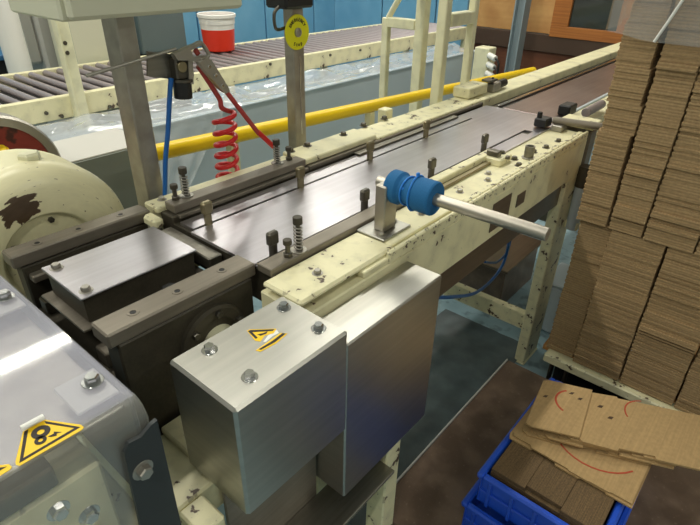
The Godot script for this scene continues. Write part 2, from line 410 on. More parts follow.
func room() -> void:
	var X0 := -4.0; var X1 := 6.8; var Z0 := -7.0; var Z1 := 4.0; var YC := 4.2
	var w := 0.15
	struct("floor", boxm(Vector3(X1 - X0 + 2 * w, w, Z1 - Z0 + 2 * w), 0), M.floor, at(Vector3((X0 + X1) / 2, FLR - w / 2, (Z0 + Z1) / 2)))
	struct("ceiling", boxm(Vector3(X1 - X0 + 2 * w, w, Z1 - Z0 + 2 * w), 0), M.ceiling, at(Vector3((X0 + X1) / 2, YC + w / 2, (Z0 + Z1) / 2)))
	struct("wall_back", boxm(Vector3(X1 - X0 + 2 * w, YC - FLR, w), 0), M.wall, at(Vector3((X0 + X1) / 2, (YC + FLR) / 2, Z0 - w / 2)))
	struct("wall_front", boxm(Vector3(X1 - X0 + 2 * w, YC - FLR, w), 0), M.wall, at(Vector3((X0 + X1) / 2, (YC + FLR) / 2, Z1 + w / 2)))
	struct("wall_left", boxm(Vector3(w, YC - FLR, Z1 - Z0), 0), M.wall, at(Vector3(X0 - w / 2, (YC + FLR) / 2, (Z0 + Z1) / 2)))
	var wr := struct("wall_right", boxm(Vector3(w, YC - FLR, Z1 - Z0), 0), M.wall, at(Vector3(X1 + w / 2, (YC + FLR) / 2, (Z0 + Z1) / 2)))
	# plywood lining on the far wall: sheets, a dark rail between the upper and the lower row, a framed window
	for s in [[-3.70, -2.62]]:
		bx(wr, "plywood_sheet", X1 - 0.02, X1, 0.80, 2.6, s[0], s[1], M.ply, 0.002)
	bx(wr, "plywood_sheet", X1 - 0.02, X1, 0.80, 2.6, -1.72, 0.4, M.ply, 0.002)
	bx(wr, "plywood_sheet", X1 - 0.02, X1, 1.9, 2.6, -2.60, -1.74, M.ply, 0.002)
	for s in [[-3.68, -3.4], [-3.38, -1.9], [-1.88, 0.4]]:
		bx(wr, "lower_sheet", X1 - 0.02, X1, FLR, 0.60, s[0], s[1], M.ply_dark, 0.002)
	bx(wr, "wall_rail", X1 - 0.06, X1, 0.60, 0.79, -3.70, 0.4, M.rail_brown, 0.004)
	var st := start()
	add_box(st, Vector3(X1 - 0.035, 0.84, -2.17), Vector3(0.07, 0.12, 0.88), 0.004)
	add_box(st, Vector3(X1 - 0.035, 1.85, -2.17), Vector3(0.07, 0.10, 0.88), 0.004)
	add_box(st, Vector3(X1 - 0.035, 1.35, -2.51), Vector3(0.07, 0.9, 0.2), 0.004)
	add_box(st, Vector3(X1 - 0.035, 1.35, -1.8), Vector3(0.07, 0.9, 0.14), 0.004)
	var wn := struct("window_1", st.commit(), M.ply_frame, at(Vector3.ZERO))
	bx(wn, "pane", X1 - 0.03, X1 - 0.02, 0.89, 1.81, -2.43, -1.86, M.dark_glass, 0)
	for p in LAMPS: lamp(p[0], p[1])

func conveyor_table() -> void:
	var t := thing("conveyor_table", Vector3(1.5, FLR, -1.07), "cream painted steel conveyor table with a polished deck and two rows of pusher pins", "conveyor")
	# deck
	bx(t, "bed", 0.74, 2.62, 0.84, 0.94, -1.30, -0.84, M.oily, 0)  # oily steel; its dark tone also paints the shade in the slots
	bx(t, "deck_plate", 0.735, 2.342, 0.941, 0.95, -1.200, -0.934, M.deck, 0)
	bx(t, "deck_strip", 0.75, 2.342, 0.941, 0.95, -1.275, -1.211, M.deck, 0)
	bx(t, "deck_strip", 0.735, 2.285, 0.941, 0.95, -0.923, -0.86, M.deck, 0)
	bx(t, "deck_strip", 2.285, 2.342, 0.941, 0.95, -0.895, -0.86, M.deck, 0)
	bx(t, "deck_end_plate", 2.342, 2.62, 0.941, 0.95, -1.275, -0.86, M.deck, 0)
	# far rail
	bx(t, "far_beam", 0.75, 2.62, 0.72, 0.955, -1.46, -1.36, M.cream, 0.004)
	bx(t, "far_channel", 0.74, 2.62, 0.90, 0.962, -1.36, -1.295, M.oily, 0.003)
	bx(t, "guide_bar", 0.755, 1.30, 0.966, 0.992, -1.352, -1.300, M.dark_steel, 0.002)
	bx(t, "guide_bar", 0.76, 1.30, 0.952, 0.963, -1.34, -1.286, M.dark_steel, 0.001)
	bx(t, "far_cover_plate", 0.728, 1.31, 0.957, 0.976, -1.425, -1.354, M.cream, 0.004)
	bx(t, "far_cover_plate", 1.305, 1.72, 0.966, 0.988, -1.43, -1.305, M.cream, 0.004)
	bx(t, "far_cover_plate", 1.725, 2.62, 0.958, 0.974, -1.44, -1.30, M.cream_worn, 0.004)
	bx(t, "guide_bar", 1.31, 2.60, 0.95, 0.965, -1.33, -1.29, M.dark_steel, 0.002)
	bx(t, "guide_strip", 1.55, 2.30, 0.9505, 0.958, -1.285, -1.255, M.steel_dull, 0.001)
	# near rail
	bx(t, "near_beam", 0.69, 2.50, 0.757, 0.925, -0.86, -0.70, M.cream, 0.004)
	bx(t, "near_rail_plate", 0.90, 2.50, 0.925, 0.944, -0.90, -0.702, M.cream, 0.003)
	bx(t, "near_cover_plate", 0.688, 1.045, 0.940, 0.957, -0.848, -0.715, M.cream_worn, 0.006)
	bx(t, "near_cover_plate", 1.05, 1.46, 0.944, 0.954, -0.85, -0.728, M.cream, 0.003)
	bx(t, "guide_bar", 0.722, 1.42, 0.950, 0.972, -0.903, -0.852, M.dark_steel, 0.002)
	bx(t, "guide_bar", 0.74, 1.42, 0.936, 0.949, -0.895, -0.846, M.brass, 0.001)
	bx(t, "raised_rail", 1.44, 1.93, 0.944, 0.975, -0.898, -0.862, M.cream_worn, 0.003)
	bx(t, "raised_rail", 1.44, 1.86, 0.944, 0.956, -0.862, -0.838, M.brass, 0.002)
	bx(t, "edge_lip", 1.0, 2.49, 0.925, 0.962, -0.712, -0.698, M.cream_lip, 0.004)
	bx(t, "edge_lip", 1.44, 2.47, 0.944, 0.958, -0.738, -0.716, M.cream_lip, 0.003)
	bx(t, "skirt_plate", 0.70, 2.42, 0.635, 0.757, -0.735, -0.722, M.skirt, 0.002)
	bx(t, "paint_chip", 1.60, 1.74, 0.79, 0.90, -0.699, -0.696, M.skirt, 0.001)  # thin brown plates that stand for chips in the beam paint
	bx(t, "paint_chip", 1.80, 1.87, 0.82, 0.87, -0.699, -0.696, M.skirt, 0.001)
	# pusher pins in both slots
	for x in [0.80, 1.178, 1.553, 1.94]:
		pusher_pin(t, x, -1.206, M.brass); pusher_pin(t, x, -0.929, M.gun)
	# adjusting hardware
	spring_bolt(t, Vector3(0.822, 0.992, -1.338), 0.085); short_bolt(t, Vector3(0.785, 0.992, -1.338))
	spring_bolt(t, Vector3(1.203, 0.992, -1.345), 0.08); short_bolt(t, Vector3(1.255, 0.992, -1.34))
	spring_bolt(t, Vector3(0.837, 0.972, -0.872), 0.09); short_bolt(t, Vector3(0.797, 0.972, -0.87))
	for p in [[1.33, 0.988, -1.41], [1.42, 0.988, -1.41], [1.62, 0.988, -1.40], [1.80, 0.98, -1.44], [1.95, 0.98, -1.44]]:
		bolt(t, Vector3(p[0], p[1], p[2]), 0.012, true, M.gun)
	for p in [[0.775, 0.976, -1.40], [0.805, 0.957, -0.775], [1.27, 0.954, -0.78], [1.40, 0.954, -0.74], [1.52, 0.944, -0.79], [1.68, 0.944, -0.77], [1.74, 0.944, -0.80]]:
		bolt(t, Vector3(p[0], p[1], p[2]), 0.0095, true, M.zinc)
	# clamp block and short tube socket on the near rail
	var cb := bx(t, "clamp_block", 1.83, 1.93, 0.944, 0.972, -0.90, -0.80, M.cream_worn, 0.004)
	bx(cb, "clamp_jaw", 1.845, 1.875, 0.972, 0.995, -0.87, -0.82, M.gun, 0.003)
	bolt(cb, Vector3(1.91, 0.972, -0.835), 0.010, true, M.gun)
	bolt(cb, Vector3(1.865, 0.972, -0.79), 0.010, false, M.gun)
	var sk := put(t, "tube_socket", lathe([[0.0, 0.0], [0.019, 0.0], [0.019, 0.05], [0.014, 0.05], [0.014, 0.02], [0.0, 0.02]], 20), M.steel_dull, at(Vector3(2.005, 0.944, -0.765)))
	put(sk, "collar", cyl(0.026, 0.006, 20), M.zinc, at(Vector3(2.005, 0.947, -0.765)))
	for p in [[1.90, -0.755], [1.955, -0.80], [2.09, -0.78], [2.18, -0.765], [2.3, -0.76]]:
		bolt(t, Vector3(p[0], 0.944, p[1]), 0.011, true, M.gun)
	# legs and braces
	for lg in [[2.36, 2.54, -0.757, -0.702], [0.76, 0.84, -0.80, -0.735], [2.36, 2.44, -1.45, -1.38], [0.76, 0.84, -1.45, -1.38]]:
		var l := bx(t, "leg", lg[0], lg[1], FLR + 0.012, 0.757 if lg[2] > -1.0 else 0.72, lg[2], lg[3], M.cream_worn, 0.005)
		bx(l, "foot_plate", lg[0] - 0.004, lg[1] + 0.004, FLR, FLR + 0.012, lg[2] - 0.004, lg[3] + 0.004, M.cream_worn, 0.003)
	bx(t, "cross_brace", 2.385, 2.43, -0.125, -0.025, -1.38, -0.757, M.cream_worn, 0.004)
	bx(t, "cross_brace", 0.78, 0.82, -0.125, -0.025, -1.38, -0.80, M.cream_worn, 0.004)
	# stretcher and end fittings
	bx(t, "end_plate", 2.545, 2.62, 0.45, 0.94, -1.28, -0.70, M.dark_steel, 0.003)
	var cr := rod(t, "cross_rod", Vector3(2.462, 0.985, -0.86), Vector3(2.512, 0.985, -0.655), 0.016, M.dark_steel)
	bx(cr, "rod_clamp", 2.405, 2.475, 0.955, 0.995, -0.925, -0.865, M.black, 0.006)
	rod(cr, "thumb_screw", Vector3(2.425, 0.99, -0.91), Vector3(2.425, 1.02, -0.91), 0.011, M.black)
	bx(t, "rod_block", 2.43, 2.50, 0.944, 0.972, -0.85, -0.80, M.zinc, 0.004)
	bx(t, "end_block", 2.52, 2.63, 0.955, 0.985, -0.85, -0.69, M.cream_worn, 0.005)
	var ac := rod(t, "air_cylinder", Vector3(2.50, 0.70, -0.672), Vector3(2.50, 0.48, -0.672), 0.030, M.trough)
	rod(ac, "cylinder_cap", Vector3(2.50, 0.80, -0.672), Vector3(2.50, 0.70, -0.672), 0.034, M.oily)
	bx(ac, "cylinder_mount", 2.48, 2.54, 0.48, 0.52, -0.702, -0.64, M.cream_worn, 0.004)

func belt_conveyor() -> void:
	var t := thing("belt_conveyor", Vector3(4.5, FLR, -1.07), "cream belt conveyor with brown belt running on behind the conveyor table", "conveyor")
	bx(t, "belt", 2.64, 6.6, 0.93, 0.949, -1.19, -0.90, M.deck_brown, 0.003)
	rod(t, "belt_roller", Vector3(2.65, 0.915, -1.19), Vector3(2.65, 0.915, -0.90), 0.03, M.roller)
	bx(t, "slide_strip", 2.64, 6.6, 0.935, 0.957, -1.226, -1.208, M.chrome, 0.003)
	bx(t, "far_rail", 2.64, 6.6, 0.80, 0.972, -1.44, -1.30, M.cream, 0.004)
	bx(t, "far_channel", 2.64, 6.6, 0.86, 0.925, -1.298, -1.195, M.oily, 0.002)  # dark tone also paints the shaded gap between rail and belt
	bx(t, "near_strip", 2.72, 6.6, 0.93, 0.953, -0.90, -0.885, M.trough, 0.002)
	bx(t, "near_rail", 2.72, 6.6, 0.80, 0.945, -0.885, -0.76, M.cream, 0.004)
	for x in [3.4, 6.3]:
		for z in [-1.36, -0.82]:
			bx(t, "leg", x - 0.04, x + 0.04, FLR, 0.80, z - 0.035, z + 0.035, M.cream, 0.004)
	# cream bracket and sensor on the far rail
	var b := put(t, "rail_bracket", boxm(Vector3(0.20, 0.055, 0.10), 0.006), M.cream_worn, at(Vector3(2.66, 1.0035, -1.40)))
	bx(b, "slot_cover", 2.762, 2.766, 0.982, 1.015, -1.43, -1.37, M.black, 0.001)
	var s := bx(t, "sensor_body", 2.80, 2.89, 0.972, 1.02, -1.385, -1.335, M.zinc, 0.005)
	rod(s, "sensor_eye", Vector3(2.89, 1.0, -1.36), Vector3(2.98, 1.0, -1.36), 0.022, M.black)
	rod(s, "sensor_stem", Vector3(2.825, 0.98, -1.36), Vector3(2.825, 1.05, -1.36), 0.007, M.gun)
	bx(s, "sensor_cap", 2.77, 2.85, 1.03, 1.042, -1.40, -1.34, M.gun, 0.003)
	rod(t, "locking_roller", Vector3(2.72, 0.98, -0.80), Vector3(2.95, 0.98, -0.80), 0.022, M.roller)
	bx(t, "locking_block", 2.70, 2.80, 0.95, 1.0, -0.93, -0.87, M.black, 0.006)

func press_unit() -> void:
	var t := thing("roller_unit", Vector3(0.52, FLR, -1.17), "dark oily steel roller unit with two side blocks and a bolted cover plate", "machine unit")
	for s in [[-0.978, -0.908, 0.0], [-1.444, -1.384, -0.004]]:
		var z0: float = s[0]; var z1: float = s[1]; var y: float = 0.97 + s[2]
		var b := bx(t, "side_block", 0.35, 0.71, 0.40, y - 0.04, z0 + 0.006, z1 - 0.004, M.oily, 0.004)
		bx(b, "top_bar", 0.332, 0.722, y - 0.036, y, z0, z1, M.dark_steel, 0.004)
		if z0 < -1.2: bx(b, "slide_ledge", 0.36, 0.74, y - 0.08, y - 0.06, z1 - 0.004, z1 + 0.025, M.dark_steel, 0.003)
		for x in [0.41, 0.52, 0.645]:
			cap_screw(b, Vector3(x, y + 0.0005, (z0 + z1) / 2), 0.0105, M.dark_steel)
	# cover plate between the blocks
	var cb := bx(t, "cover_box", 0.376, 0.675, 0.878, 0.947, -1.295, -1.105, M.oily, 0.003)
	var pl := bx(t, "cover_plate", 0.368, 0.682, 0.947, 0.953, -1.305, -1.098, M.deck, 0.002)
	bx(cb, "bottom_flange", 0.352, 0.70, 0.872, 0.878, -1.31, -1.088, M.dark_steel, 0.001)
	for p in [[0.395, -1.277], [0.395, -1.126]]:
		bolt(pl, Vector3(p[0], 0.953, p[1]), 0.011, true, M.zinc)
	# bed with guide strips between the blocks
	bx(t, "bed", 0.34, 0.735, 0.40, 0.80, -1.384, -0.978, M.oily, 0.004)
	bx(t, "slide_bar", 0.36, 0.73, 0.80, 0.84, -1.07, -1.02, M.dark_steel, 0.003)
	bx(t, "slide_bar", 0.36, 0.73, 0.80, 0.84, -1.37, -1.33, M.oily, 0.003)
	var ad := rod(t, "adjuster", Vector3(0.56, 0.84, -1.045), Vector3(0.56, 0.915, -1.045), 0.014, M.black)
	put(ad, "nut", hexm(0.024, 0.016), M.black, at(Vector3(0.56, 0.91, -1.045)))
	bx(t, "end_ledge", 0.69, 0.733, 0.90, 0.935, -1.30, -1.06, M.steel_dull, 0.003)
	# bearing flange with roller end on the near block
	var fl := put(t, "bearing_flange", lathe([[0.0, 0.0], [0.092, 0.0], [0.092, 0.012], [0.084, 0.016], [0.062, 0.016], [0.056, 0.008], [0.0, 0.008]], 36), M.oily, turned(Vector3(0.575, 0.822, -0.912), Vector3.RIGHT, 90))
	for k in 6:
		var an := TAU * k / 6 + 0.35
		bolt(fl, Vector3(0.575 + cos(an) * 0.073, 0.822 + sin(an) * 0.073, -0.896), 0.010, false, M.gun, Vector3.BACK)
	put(t, "roller_end", cyl(0.046, 0.10, 32, 0.004), M.cream_clean, turned(Vector3(0.585, 0.808, -0.86), Vector3.RIGHT, 90))
	# frame that carries the unit
	for z in [-1.40, -0.95]:
		for x in [0.38, 0.66]: bx(t, "frame_leg", x - 0.03, x + 0.03, FLR, 0.40, z - 0.03, z + 0.03, M.cream, 0.004)
	bx(t, "frame_beam", 0.34, 0.72, 0.33, 0.40, -0.985, -0.895, M.cream, 0.004)
	bx(t, "frame_beam", 0.34, 0.72, 0.33, 0.40, -1.45, -1.36, M.cream, 0.004)
	bx(t, "end_casting", 0.69, 0.724, 0.93, 0.962, -1.378, -1.315, M.cream_worn, 0.008)

func left_machine() -> void:
	# cream housing, a thick rounded drum standing behind the far side block
	var t := thing("gear_housing", Vector3(0.44, FLR, -1.65), "rounded cream gear housing with chipped paint behind the dark roller unit", "machine housing")
	var R := 0.262; var prof := [[0.0, -0.15], [R - 0.07, -0.15], [R - 0.02, -0.13], [R, -0.08]]
	for k in 9:
		var a := PI / 2 * k / 8
		prof.append([R - 0.085 + 0.085 * cos(a), 0.06 + 0.075 * sin(a)])
	prof += [[0.135, 0.137], [0.128, 0.13], [0.124, 0.118], [0.120, 0.115], [0.0, 0.115]]
	var S := 512
	var n1 := noise(44, 0.025, 4)
	var cream := Color8(233, 227, 188); var brown := Color8(72, 54, 36)
	var d := PackedByteArray(); d.resize(S * S * 3)
	for y in S:
		for x in S:
			var u := float(x) / S; var v := float(y) / S
			var nn := n1.get_noise_2d(x, y)
			var c := cream.darkened(0.05 * absf(nn))
			# large worn patch on the inner shoulder and a few specks
			var du := (u - 0.70) / 0.05; var dv := (v - 0.69) / 0.08
			if du * du + dv * dv + nn * 1.1 < 1.0: c = brown.lightened(0.12 * absf(nn))
			elif n1.get_noise_2d(x * 2.0 + 900.0, y * 2.0) > 0.60: c = brown
			d[(y * S + x) * 3] = c.r8; d[(y * S + x) * 3 + 1] = c.g8; d[(y * S + x) * 3 + 2] = c.b8
	var hm := mat(Color.WHITE, 0.35); hm.albedo_texture = ImageTexture.create_from_image(Image.create_from_data(S, S, false, Image.FORMAT_RGB8, d))
	put(t, "housing_body", lathe_smooth(prof, 64), hm, turned(Vector3(0.47, 0.868, -1.635), Vector3.RIGHT, 90))
	var cap := put(t, "filler_cap", hexm(0.030, 0.03), M.cream_clean, at(Vector3(0.512, 1.130, -1.60)))
	put(cap, "cap_seat", cyl(0.034, 0.02, 20, 0.004), M.cream_clean, at(Vector3(0.512, 1.113, -1.60)))
	for a in [1.35, 2.6]:
		put(t, "face_screw", hexm(0.009, 0.010), M.gun, turned(Vector3(0.47 + cos(a) * 0.105, 0.868 + sin(a) * 0.105, -1.516), Vector3.RIGHT, 90))
	bx(t, "housing_foot", 0.30, 0.58, FLR, 0.70, -1.76, -1.54, M.cream, 0.006)
	# red wheel behind it
	var w := thing("flywheel", Vector3(0.52, FLR, -2.0), "red spoked flywheel with a worn grey rim behind the cream housing", "wheel")
	put(w, "rim", lathe([[0.172, -0.05], [0.198, -0.05], [0.205, -0.04], [0.205, 0.04], [0.198, 0.05], [0.172, 0.05], [0.172, -0.05]], 48), M.zinc, turned(Vector3(0.525, 0.968, -2.0), Vector3.RIGHT, 90))
	put(w, "wheel_disc", lathe([[0.0, 0.0], [0.172, 0.0], [0.172, 0.03], [0.12, 0.02], [0.06, 0.02], [0.05, 0.05], [0.0, 0.05]], 48), M.wheel_red, turned(Vector3(0.525, 0.968, -1.99), Vector3.RIGHT, 90))
	put(w, "hub", cyl(0.04, 0.14, 24), M.oily, turned(Vector3(0.525, 0.968, -1.95), Vector3.RIGHT, 90))
	var rng := RandomNumberGenerator.new(); rng.seed = 6
	for k in 9:
		var p := Vector3(0.50 + rng.randf_range(-0.045, 0.06), 1.045 + rng.randf_range(-0.012, 0.022), -1.945)
		put(w, "chain_link", lathe([[0.004, -0.004], [0.012, -0.004], [0.012, 0.004], [0.004, 0.004], [0.004, -0.004]], 10), M.yellow, turned(p, Vector3(rng.randf(), rng.randf(), 0.4).normalized(), rng.randf_range(30, 90)))
	for x in [0.40, 0.65]: bx(w, "wheel_stand", x - 0.03, x + 0.03, FLR, 0.95, -2.12, -2.06, M.cream, 0.004)
	rod(w, "axle", Vector3(0.525, 0.92, -2.14), Vector3(0.525, 0.92, -2.0), 0.025, M.gun)
	bx(w, "axle_bar", 0.37, 0.68, 0.89, 0.95, -2.12, -2.06, M.cream, 0.004)
	# grey sheet metal bench beyond
	var b := thing("sheet_metal_bench", Vector3(0.9, FLR, -2.2), "long grey sheet metal bench with a pale top behind the square posts", "bench")
	bx(b, "bench_top", 0.735, 1.10, 0.945, 0.952, -2.27, -1.99, M.grey_light, 0.002)
	bx(b, "bench_front", 0.745, 1.09, 0.45, 0.945, -2.0, -1.985, M.panel_grey, 0.002)
	bx(b, "bench_body", 0.745, 1.09, FLR, 0.945, -2.26, -2.0, M.panel_grey, 0.002)

func clear_guard() -> void:
	# scratched clear plastic guard with a bent front over a machine part
	var t := thing("clear_guard", Vector3(0.0, FLR, -1.0), "clear plastic machine guard with scratched top, corner bolts and yellow warning stickers", "machine guard")
	var y := 1.0; var x0 := -0.45; var x1 := 0.272; var z0 := -1.38; var z1 := -0.66
	bx(t, "top_sheet", x0, x1, y - 0.008, y, z0, z1 - 0.035, M.clear, 0.002)
	# bent front: quarter round and upright sheet
	var st := start()
	var prof := []
	for k in 7:
		var a := PI / 2 * k / 6
		prof.append([z1 - 0.035 + 0.035 * sin(a), y - 0.035 + 0.035 * cos(a)])
	prof.append([z1, 0.66])
	for k in prof.size() - 1:
		for e in [[0.0, 1.0], [0.008, -1.0]]:
			var q := []
			for m in [[k, x0], [k + 1, x0], [k + 1, x1], [k, x1]]:
				var pz: float = prof[m[0]][0]; var py: float = prof[m[0]][1]
				var ctr := Vector2(z1 - 0.035, y - 0.035)
				var dir := (Vector2(pz, py) - ctr).normalized() if m[0] < 7 else Vector2(1, 0)
				q.append(Vector3(m[1], py - dir.y * e[0], pz - dir.x * e[0]))
			face(st, q, Vector3(0, y - 0.3, z1 - 0.3) if e[1] > 0 else Vector3(0, y + 0.5, z1 + 0.5))
	for xx in [x0, x1]:
		for k in prof.size() - 1:
			var q := []
			for m in [[k, 0.0], [k + 1, 0.0], [k + 1, 0.008], [k, 0.008]]:
				var pz: float = prof[m[0]][0]; var py: float = prof[m[0]][1]
				var dir := (Vector2(pz, py) - Vector2(z1 - 0.035, y - 0.035)).normalized() if m[0] < 7 else Vector2(1, 0)
				q.append(Vector3(xx, py - dir.y * m[1], pz - dir.x * m[1]))
			face(st, q, Vector3(0, 0.8, z1 - 0.1))
	put(t, "front_sheet", st.commit(), M.clear_front, at(Vector3.ZERO))
	bx(t, "side_sheet", x1 - 0.008, x1, 0.66, y - 0.009, z0, z1 - 0.04, M.bracket, 0.002)
	# bolts through the top, each on a rounded tab under the sheet
	for p in [[0.243, -1.150], [0.240, -0.770], [-0.2, -0.770], [-0.2, -1.15]]:
		bolt(t, Vector3(p[0], y + 0.001, p[1]), 0.0125, true, M.chrome)
		var tabm := bx(t, "tab", p[0] - 0.05, p[0] + 0.022, y - 0.0145, y - 0.0085, p[1] - 0.045, p[1] + 0.045, M.grey_light, 0.002)
		tabm.set_meta("label", "pale mounting tab under the clear sheet")
	bx(t, "inner_plate", x0, x1 - 0.012, 0.955, 0.962, z0 + 0.01, z1 - 0.06, M.steel_post, 0.002)
	# dark end bracket with bolt, and cream flanges inside
	var eb := px_plate(t, "end_bracket", [[123, 452], [128, 442], [140, 436], [150, 424], [156, 419], [184, 540], [143, 540]], z1 + 0.006, 0.008, M.bracket)
	bolt(eb, on_z(143, 470, z1 + 0.010) , 0.013, true, M.zinc, Vector3.BACK)
	var fl := bx(t, "inner_flange", -0.05, 0.20, 0.66, 0.875, -0.78, -0.72, M.cream, 0.006)
	for p in [[0.115, 0.83], [0.155, 0.775], [0.03, 0.80]]:
		bolt(fl, Vector3(p[0], p[1], -0.72), 0.013, true, M.chrome, Vector3.BACK)
	bx(t, "inner_block", -0.05, 0.13, 0.885, 0.93, -0.83, -0.715, M.oily, 0.004)
	bx(t, "inner_block", 0.04, 0.17, 0.66, 0.74, -0.72, -0.69, M.cream_clean, 0.006)
	bx(t, "body", x0, x1 - 0.02, 0.30, 0.66, z0, z1 - 0.05, M.cream, 0.005)
	for x in [x0 + 0.05, x1 - 0.07]:
		for z in [z0 + 0.05, z1 - 0.1]: bx(t, "leg", x - 0.03, x + 0.03, FLR, 0.30, z - 0.03, z + 0.03, M.cream, 0.004)
	# warning stickers on the top
	var px_poly := func(list: Array) -> PackedVector2Array:
		var out := PackedVector2Array()
		for q in list:
			var w := on_y(q[0], q[1], y)
			out.append(Vector2(w.x, w.z))
		return out
	var sg := flat_plate(t, "warning_sticker", px_poly.call([[23, 432], [45, 420], [81, 425], [84, 427.5], [82, 430], [20, 466], [16, 465], [15.5, 462]]), y + 0.0008, 0.0008, M.sticker)
	sg.set_meta("label", "yellow triangular rotating roller warning sticker with a lifted corner")
	flat_plate(sg, "border", px_poly.call([[24.5, 432], [28.5, 430], [23.5, 458.5], [74.5, 428.5], [46, 424], [44.5, 421.5], [80.5, 427.5], [19.5, 463.5]]), y + 0.0012, 0.0004, M.ink)
	for p in [[41, 432.5, 0.0135], [40.8, 440.8, 0.0085]]:
		var w := on_y(p[0], p[1], y)
		put(sg, "roller_symbol", lathe([[float(p[2]) * 0.4, 0.0], [p[2], 0.0], [p[2], 0.0006], [float(p[2]) * 0.4, 0.0006]], 18), M.ink, at(Vector3(w.x, y + 0.001, w.z)))
	flat_plate(sg, "hand_symbol", px_poly.call([[48, 437], [54, 434], [54, 432], [62, 432.5], [57, 434], [57, 436], [51, 437.5]]), y + 0.0012, 0.0004, M.ink)
	var f0 := on_y(23, 432, y); var f1 := on_y(45, 420, y)
	put(sg, "lifted_corner", grid(10, 3, func(u: float, v: float) -> Vector3:
		var a := u * 4.4; var q := f0.lerp(f1, v); var nrm := Vector3(f1.z - f0.z, 0, f0.x - f1.x).normalized()
		return q + Vector3(0, 0.0065 - cos(a) * 0.006, 0) + nrm * (sin(a) * 0.006)), M.white, at(Vector3.ZERO))
	var s2 := flat_plate(t, "warning_sticker", px_poly.call([[-40, 470], [9, 464.5], [12, 467], [10, 470], [-40, 500]]), y + 0.0008, 0.0008, M.sticker)
	flat_plate(s2, "border", px_poly.call([[-36, 474], [7, 467], [-34, 491], [-34, 486], [-7, 471], [-36, 477]]), y + 0.0012, 0.0004, M.ink)

func steel_boxes() -> void:
	var t := thing("small_steel_cover", Vector3(0.535, 0.645, -0.676), "brushed stainless cover box with four bolts and a torn warning sticker on top", "cover box")
	var st := start()
	var x0 := 0.384; var x1 := 0.690; var z0 := -0.779; var z1 := -0.575; var yt := 0.95; var yb := 0.650
	add_box(st, Vector3((x0 + x1) / 2, (yt + yb) / 2, (z0 + z1) / 2), Vector3(x1 - x0, yt - yb, z1 - z0), 0.006)
	put(t, "sheet_metal_shell", st.commit(), M.steel, at(Vector3.ZERO))
	for p in [[0.456, -0.742], [0.458, -0.622], [0.655, -0.737], [0.652, -0.627]]:
		bolt(t, Vector3(p[0], yt + 0.001, p[1]), 0.011, true, M.chrome)
	# torn sticker: a wide piece and a strip with a gap between
	var sg := flat_plate(t, "warning_sticker", PackedVector2Array([Vector2(0.546, -0.734), Vector2(0.553, -0.733), Vector2(0.592, -0.693), Vector2(0.578, -0.686), Vector2(0.560, -0.694), Vector2(0.541, -0.686), Vector2(0.536, -0.697)]), yt + 0.0008, 0.0008, M.sticker)
	sg.set_meta("label", "torn yellow and black triangular warning sticker")
	flat_plate(sg, "border", PackedVector2Array([Vector2(0.546, -0.731), Vector2(0.552, -0.730), Vector2(0.588, -0.694), Vector2(0.581, -0.693), Vector2(0.550, -0.722), Vector2(0.545, -0.699), Vector2(0.540, -0.700)]), yt + 0.0012, 0.0004, M.ink)
	flat_plate(sg, "symbol", PackedVector2Array([Vector2(0.552, -0.708), Vector2(0.563, -0.702), Vector2(0.574, -0.700), Vector2(0.566, -0.696), Vector2(0.553, -0.700)]), yt + 0.0012, 0.0004, M.ink)
	var sp := flat_plate(sg, "torn_strip", PackedVector2Array([Vector2(0.588, -0.676), Vector2(0.596, -0.664), Vector2(0.560, -0.658), Vector2(0.520, -0.662), Vector2(0.516, -0.672), Vector2(0.555, -0.674)]), yt + 0.0008, 0.0008, M.sticker)
	flat_plate(sg, "strip_border", PackedVector2Array([Vector2(0.590, -0.672), Vector2(0.593, -0.666), Vector2(0.560, -0.662), Vector2(0.524, -0.665), Vector2(0.522, -0.670), Vector2(0.556, -0.669)]), yt + 0.0012, 0.0004, M.ink)
	flat_plate(sg, "paper_tear", PackedVector2Array([Vector2(0.566, -0.690), Vector2(0.590, -0.690), Vector2(0.586, -0.679), Vector2(0.570, -0.681), Vector2(0.548, -0.677), Vector2(0.544, -0.681)]), yt + 0.0004, 0.0004, M.white)
	# bracket that carries the box from the frame
	bx(t, "mounting_bracket", 0.392, 0.68, 0.648, 0.668, -0.90, -0.66, M.cream_worn, 0.004)
	# large box
	var b := thing("large_steel_cover", Vector3(0.89, 0.375, -0.65), "tall brushed stainless cover box below the cream rail plate", "cover box")
	var s2 := start()
	x0 = 0.694; x1 = 1.086; z0 = -0.698; z1 = -0.583; yt = 0.902; yb = 0.378
	add_box(s2, Vector3((x0 + x1) / 2, (yt + yb) / 2, (z0 + z1) / 2), Vector3(x1 - x0, yt - yb, z1 - z0), 0.004)
	put(b, "sheet_metal_shell", s2.commit(), M.steel, at(Vector3.ZERO))
	bx(b, "mounting_strip", 0.72, 1.06, 0.41, 0.45, -0.735, -0.69, M.cream_worn, 0.003)
	# cream machine frame below
	var f := thing("lower_frame", Vector3(0.7, FLR, -0.72), "chipped cream lower frame under the stainless cover boxes", "frame")
	bx(f, "rail", 0.30, 0.66, 0.55, 0.645, -0.90, -0.70, M.cream_worn, 0.005)
	bx(f, "rail", 0.30, 0.90, 0.20, 0.28, -0.66, -0.60, M.cream_worn, 0.005)
	bx(f, "upright", 0.90, 0.97, FLR, 0.375, -0.66, -0.59, M.cream_worn, 0.005)
	bx(f, "upright", 0.30, 0.36, FLR, 0.64, -0.70, -0.62, M.cream_worn, 0.005)
	bx(f, "chute_plate", 0.40, 0.90, 0.30, 0.312, -0.68, -0.56, M.steel_dull, 0.002)
	bx(f, "back_plate", 0.40, 0.69, 0.05, 0.64, -0.69, -0.68, M.dark_steel, 0.002)  # darker steel picked to paint in the weak light down here

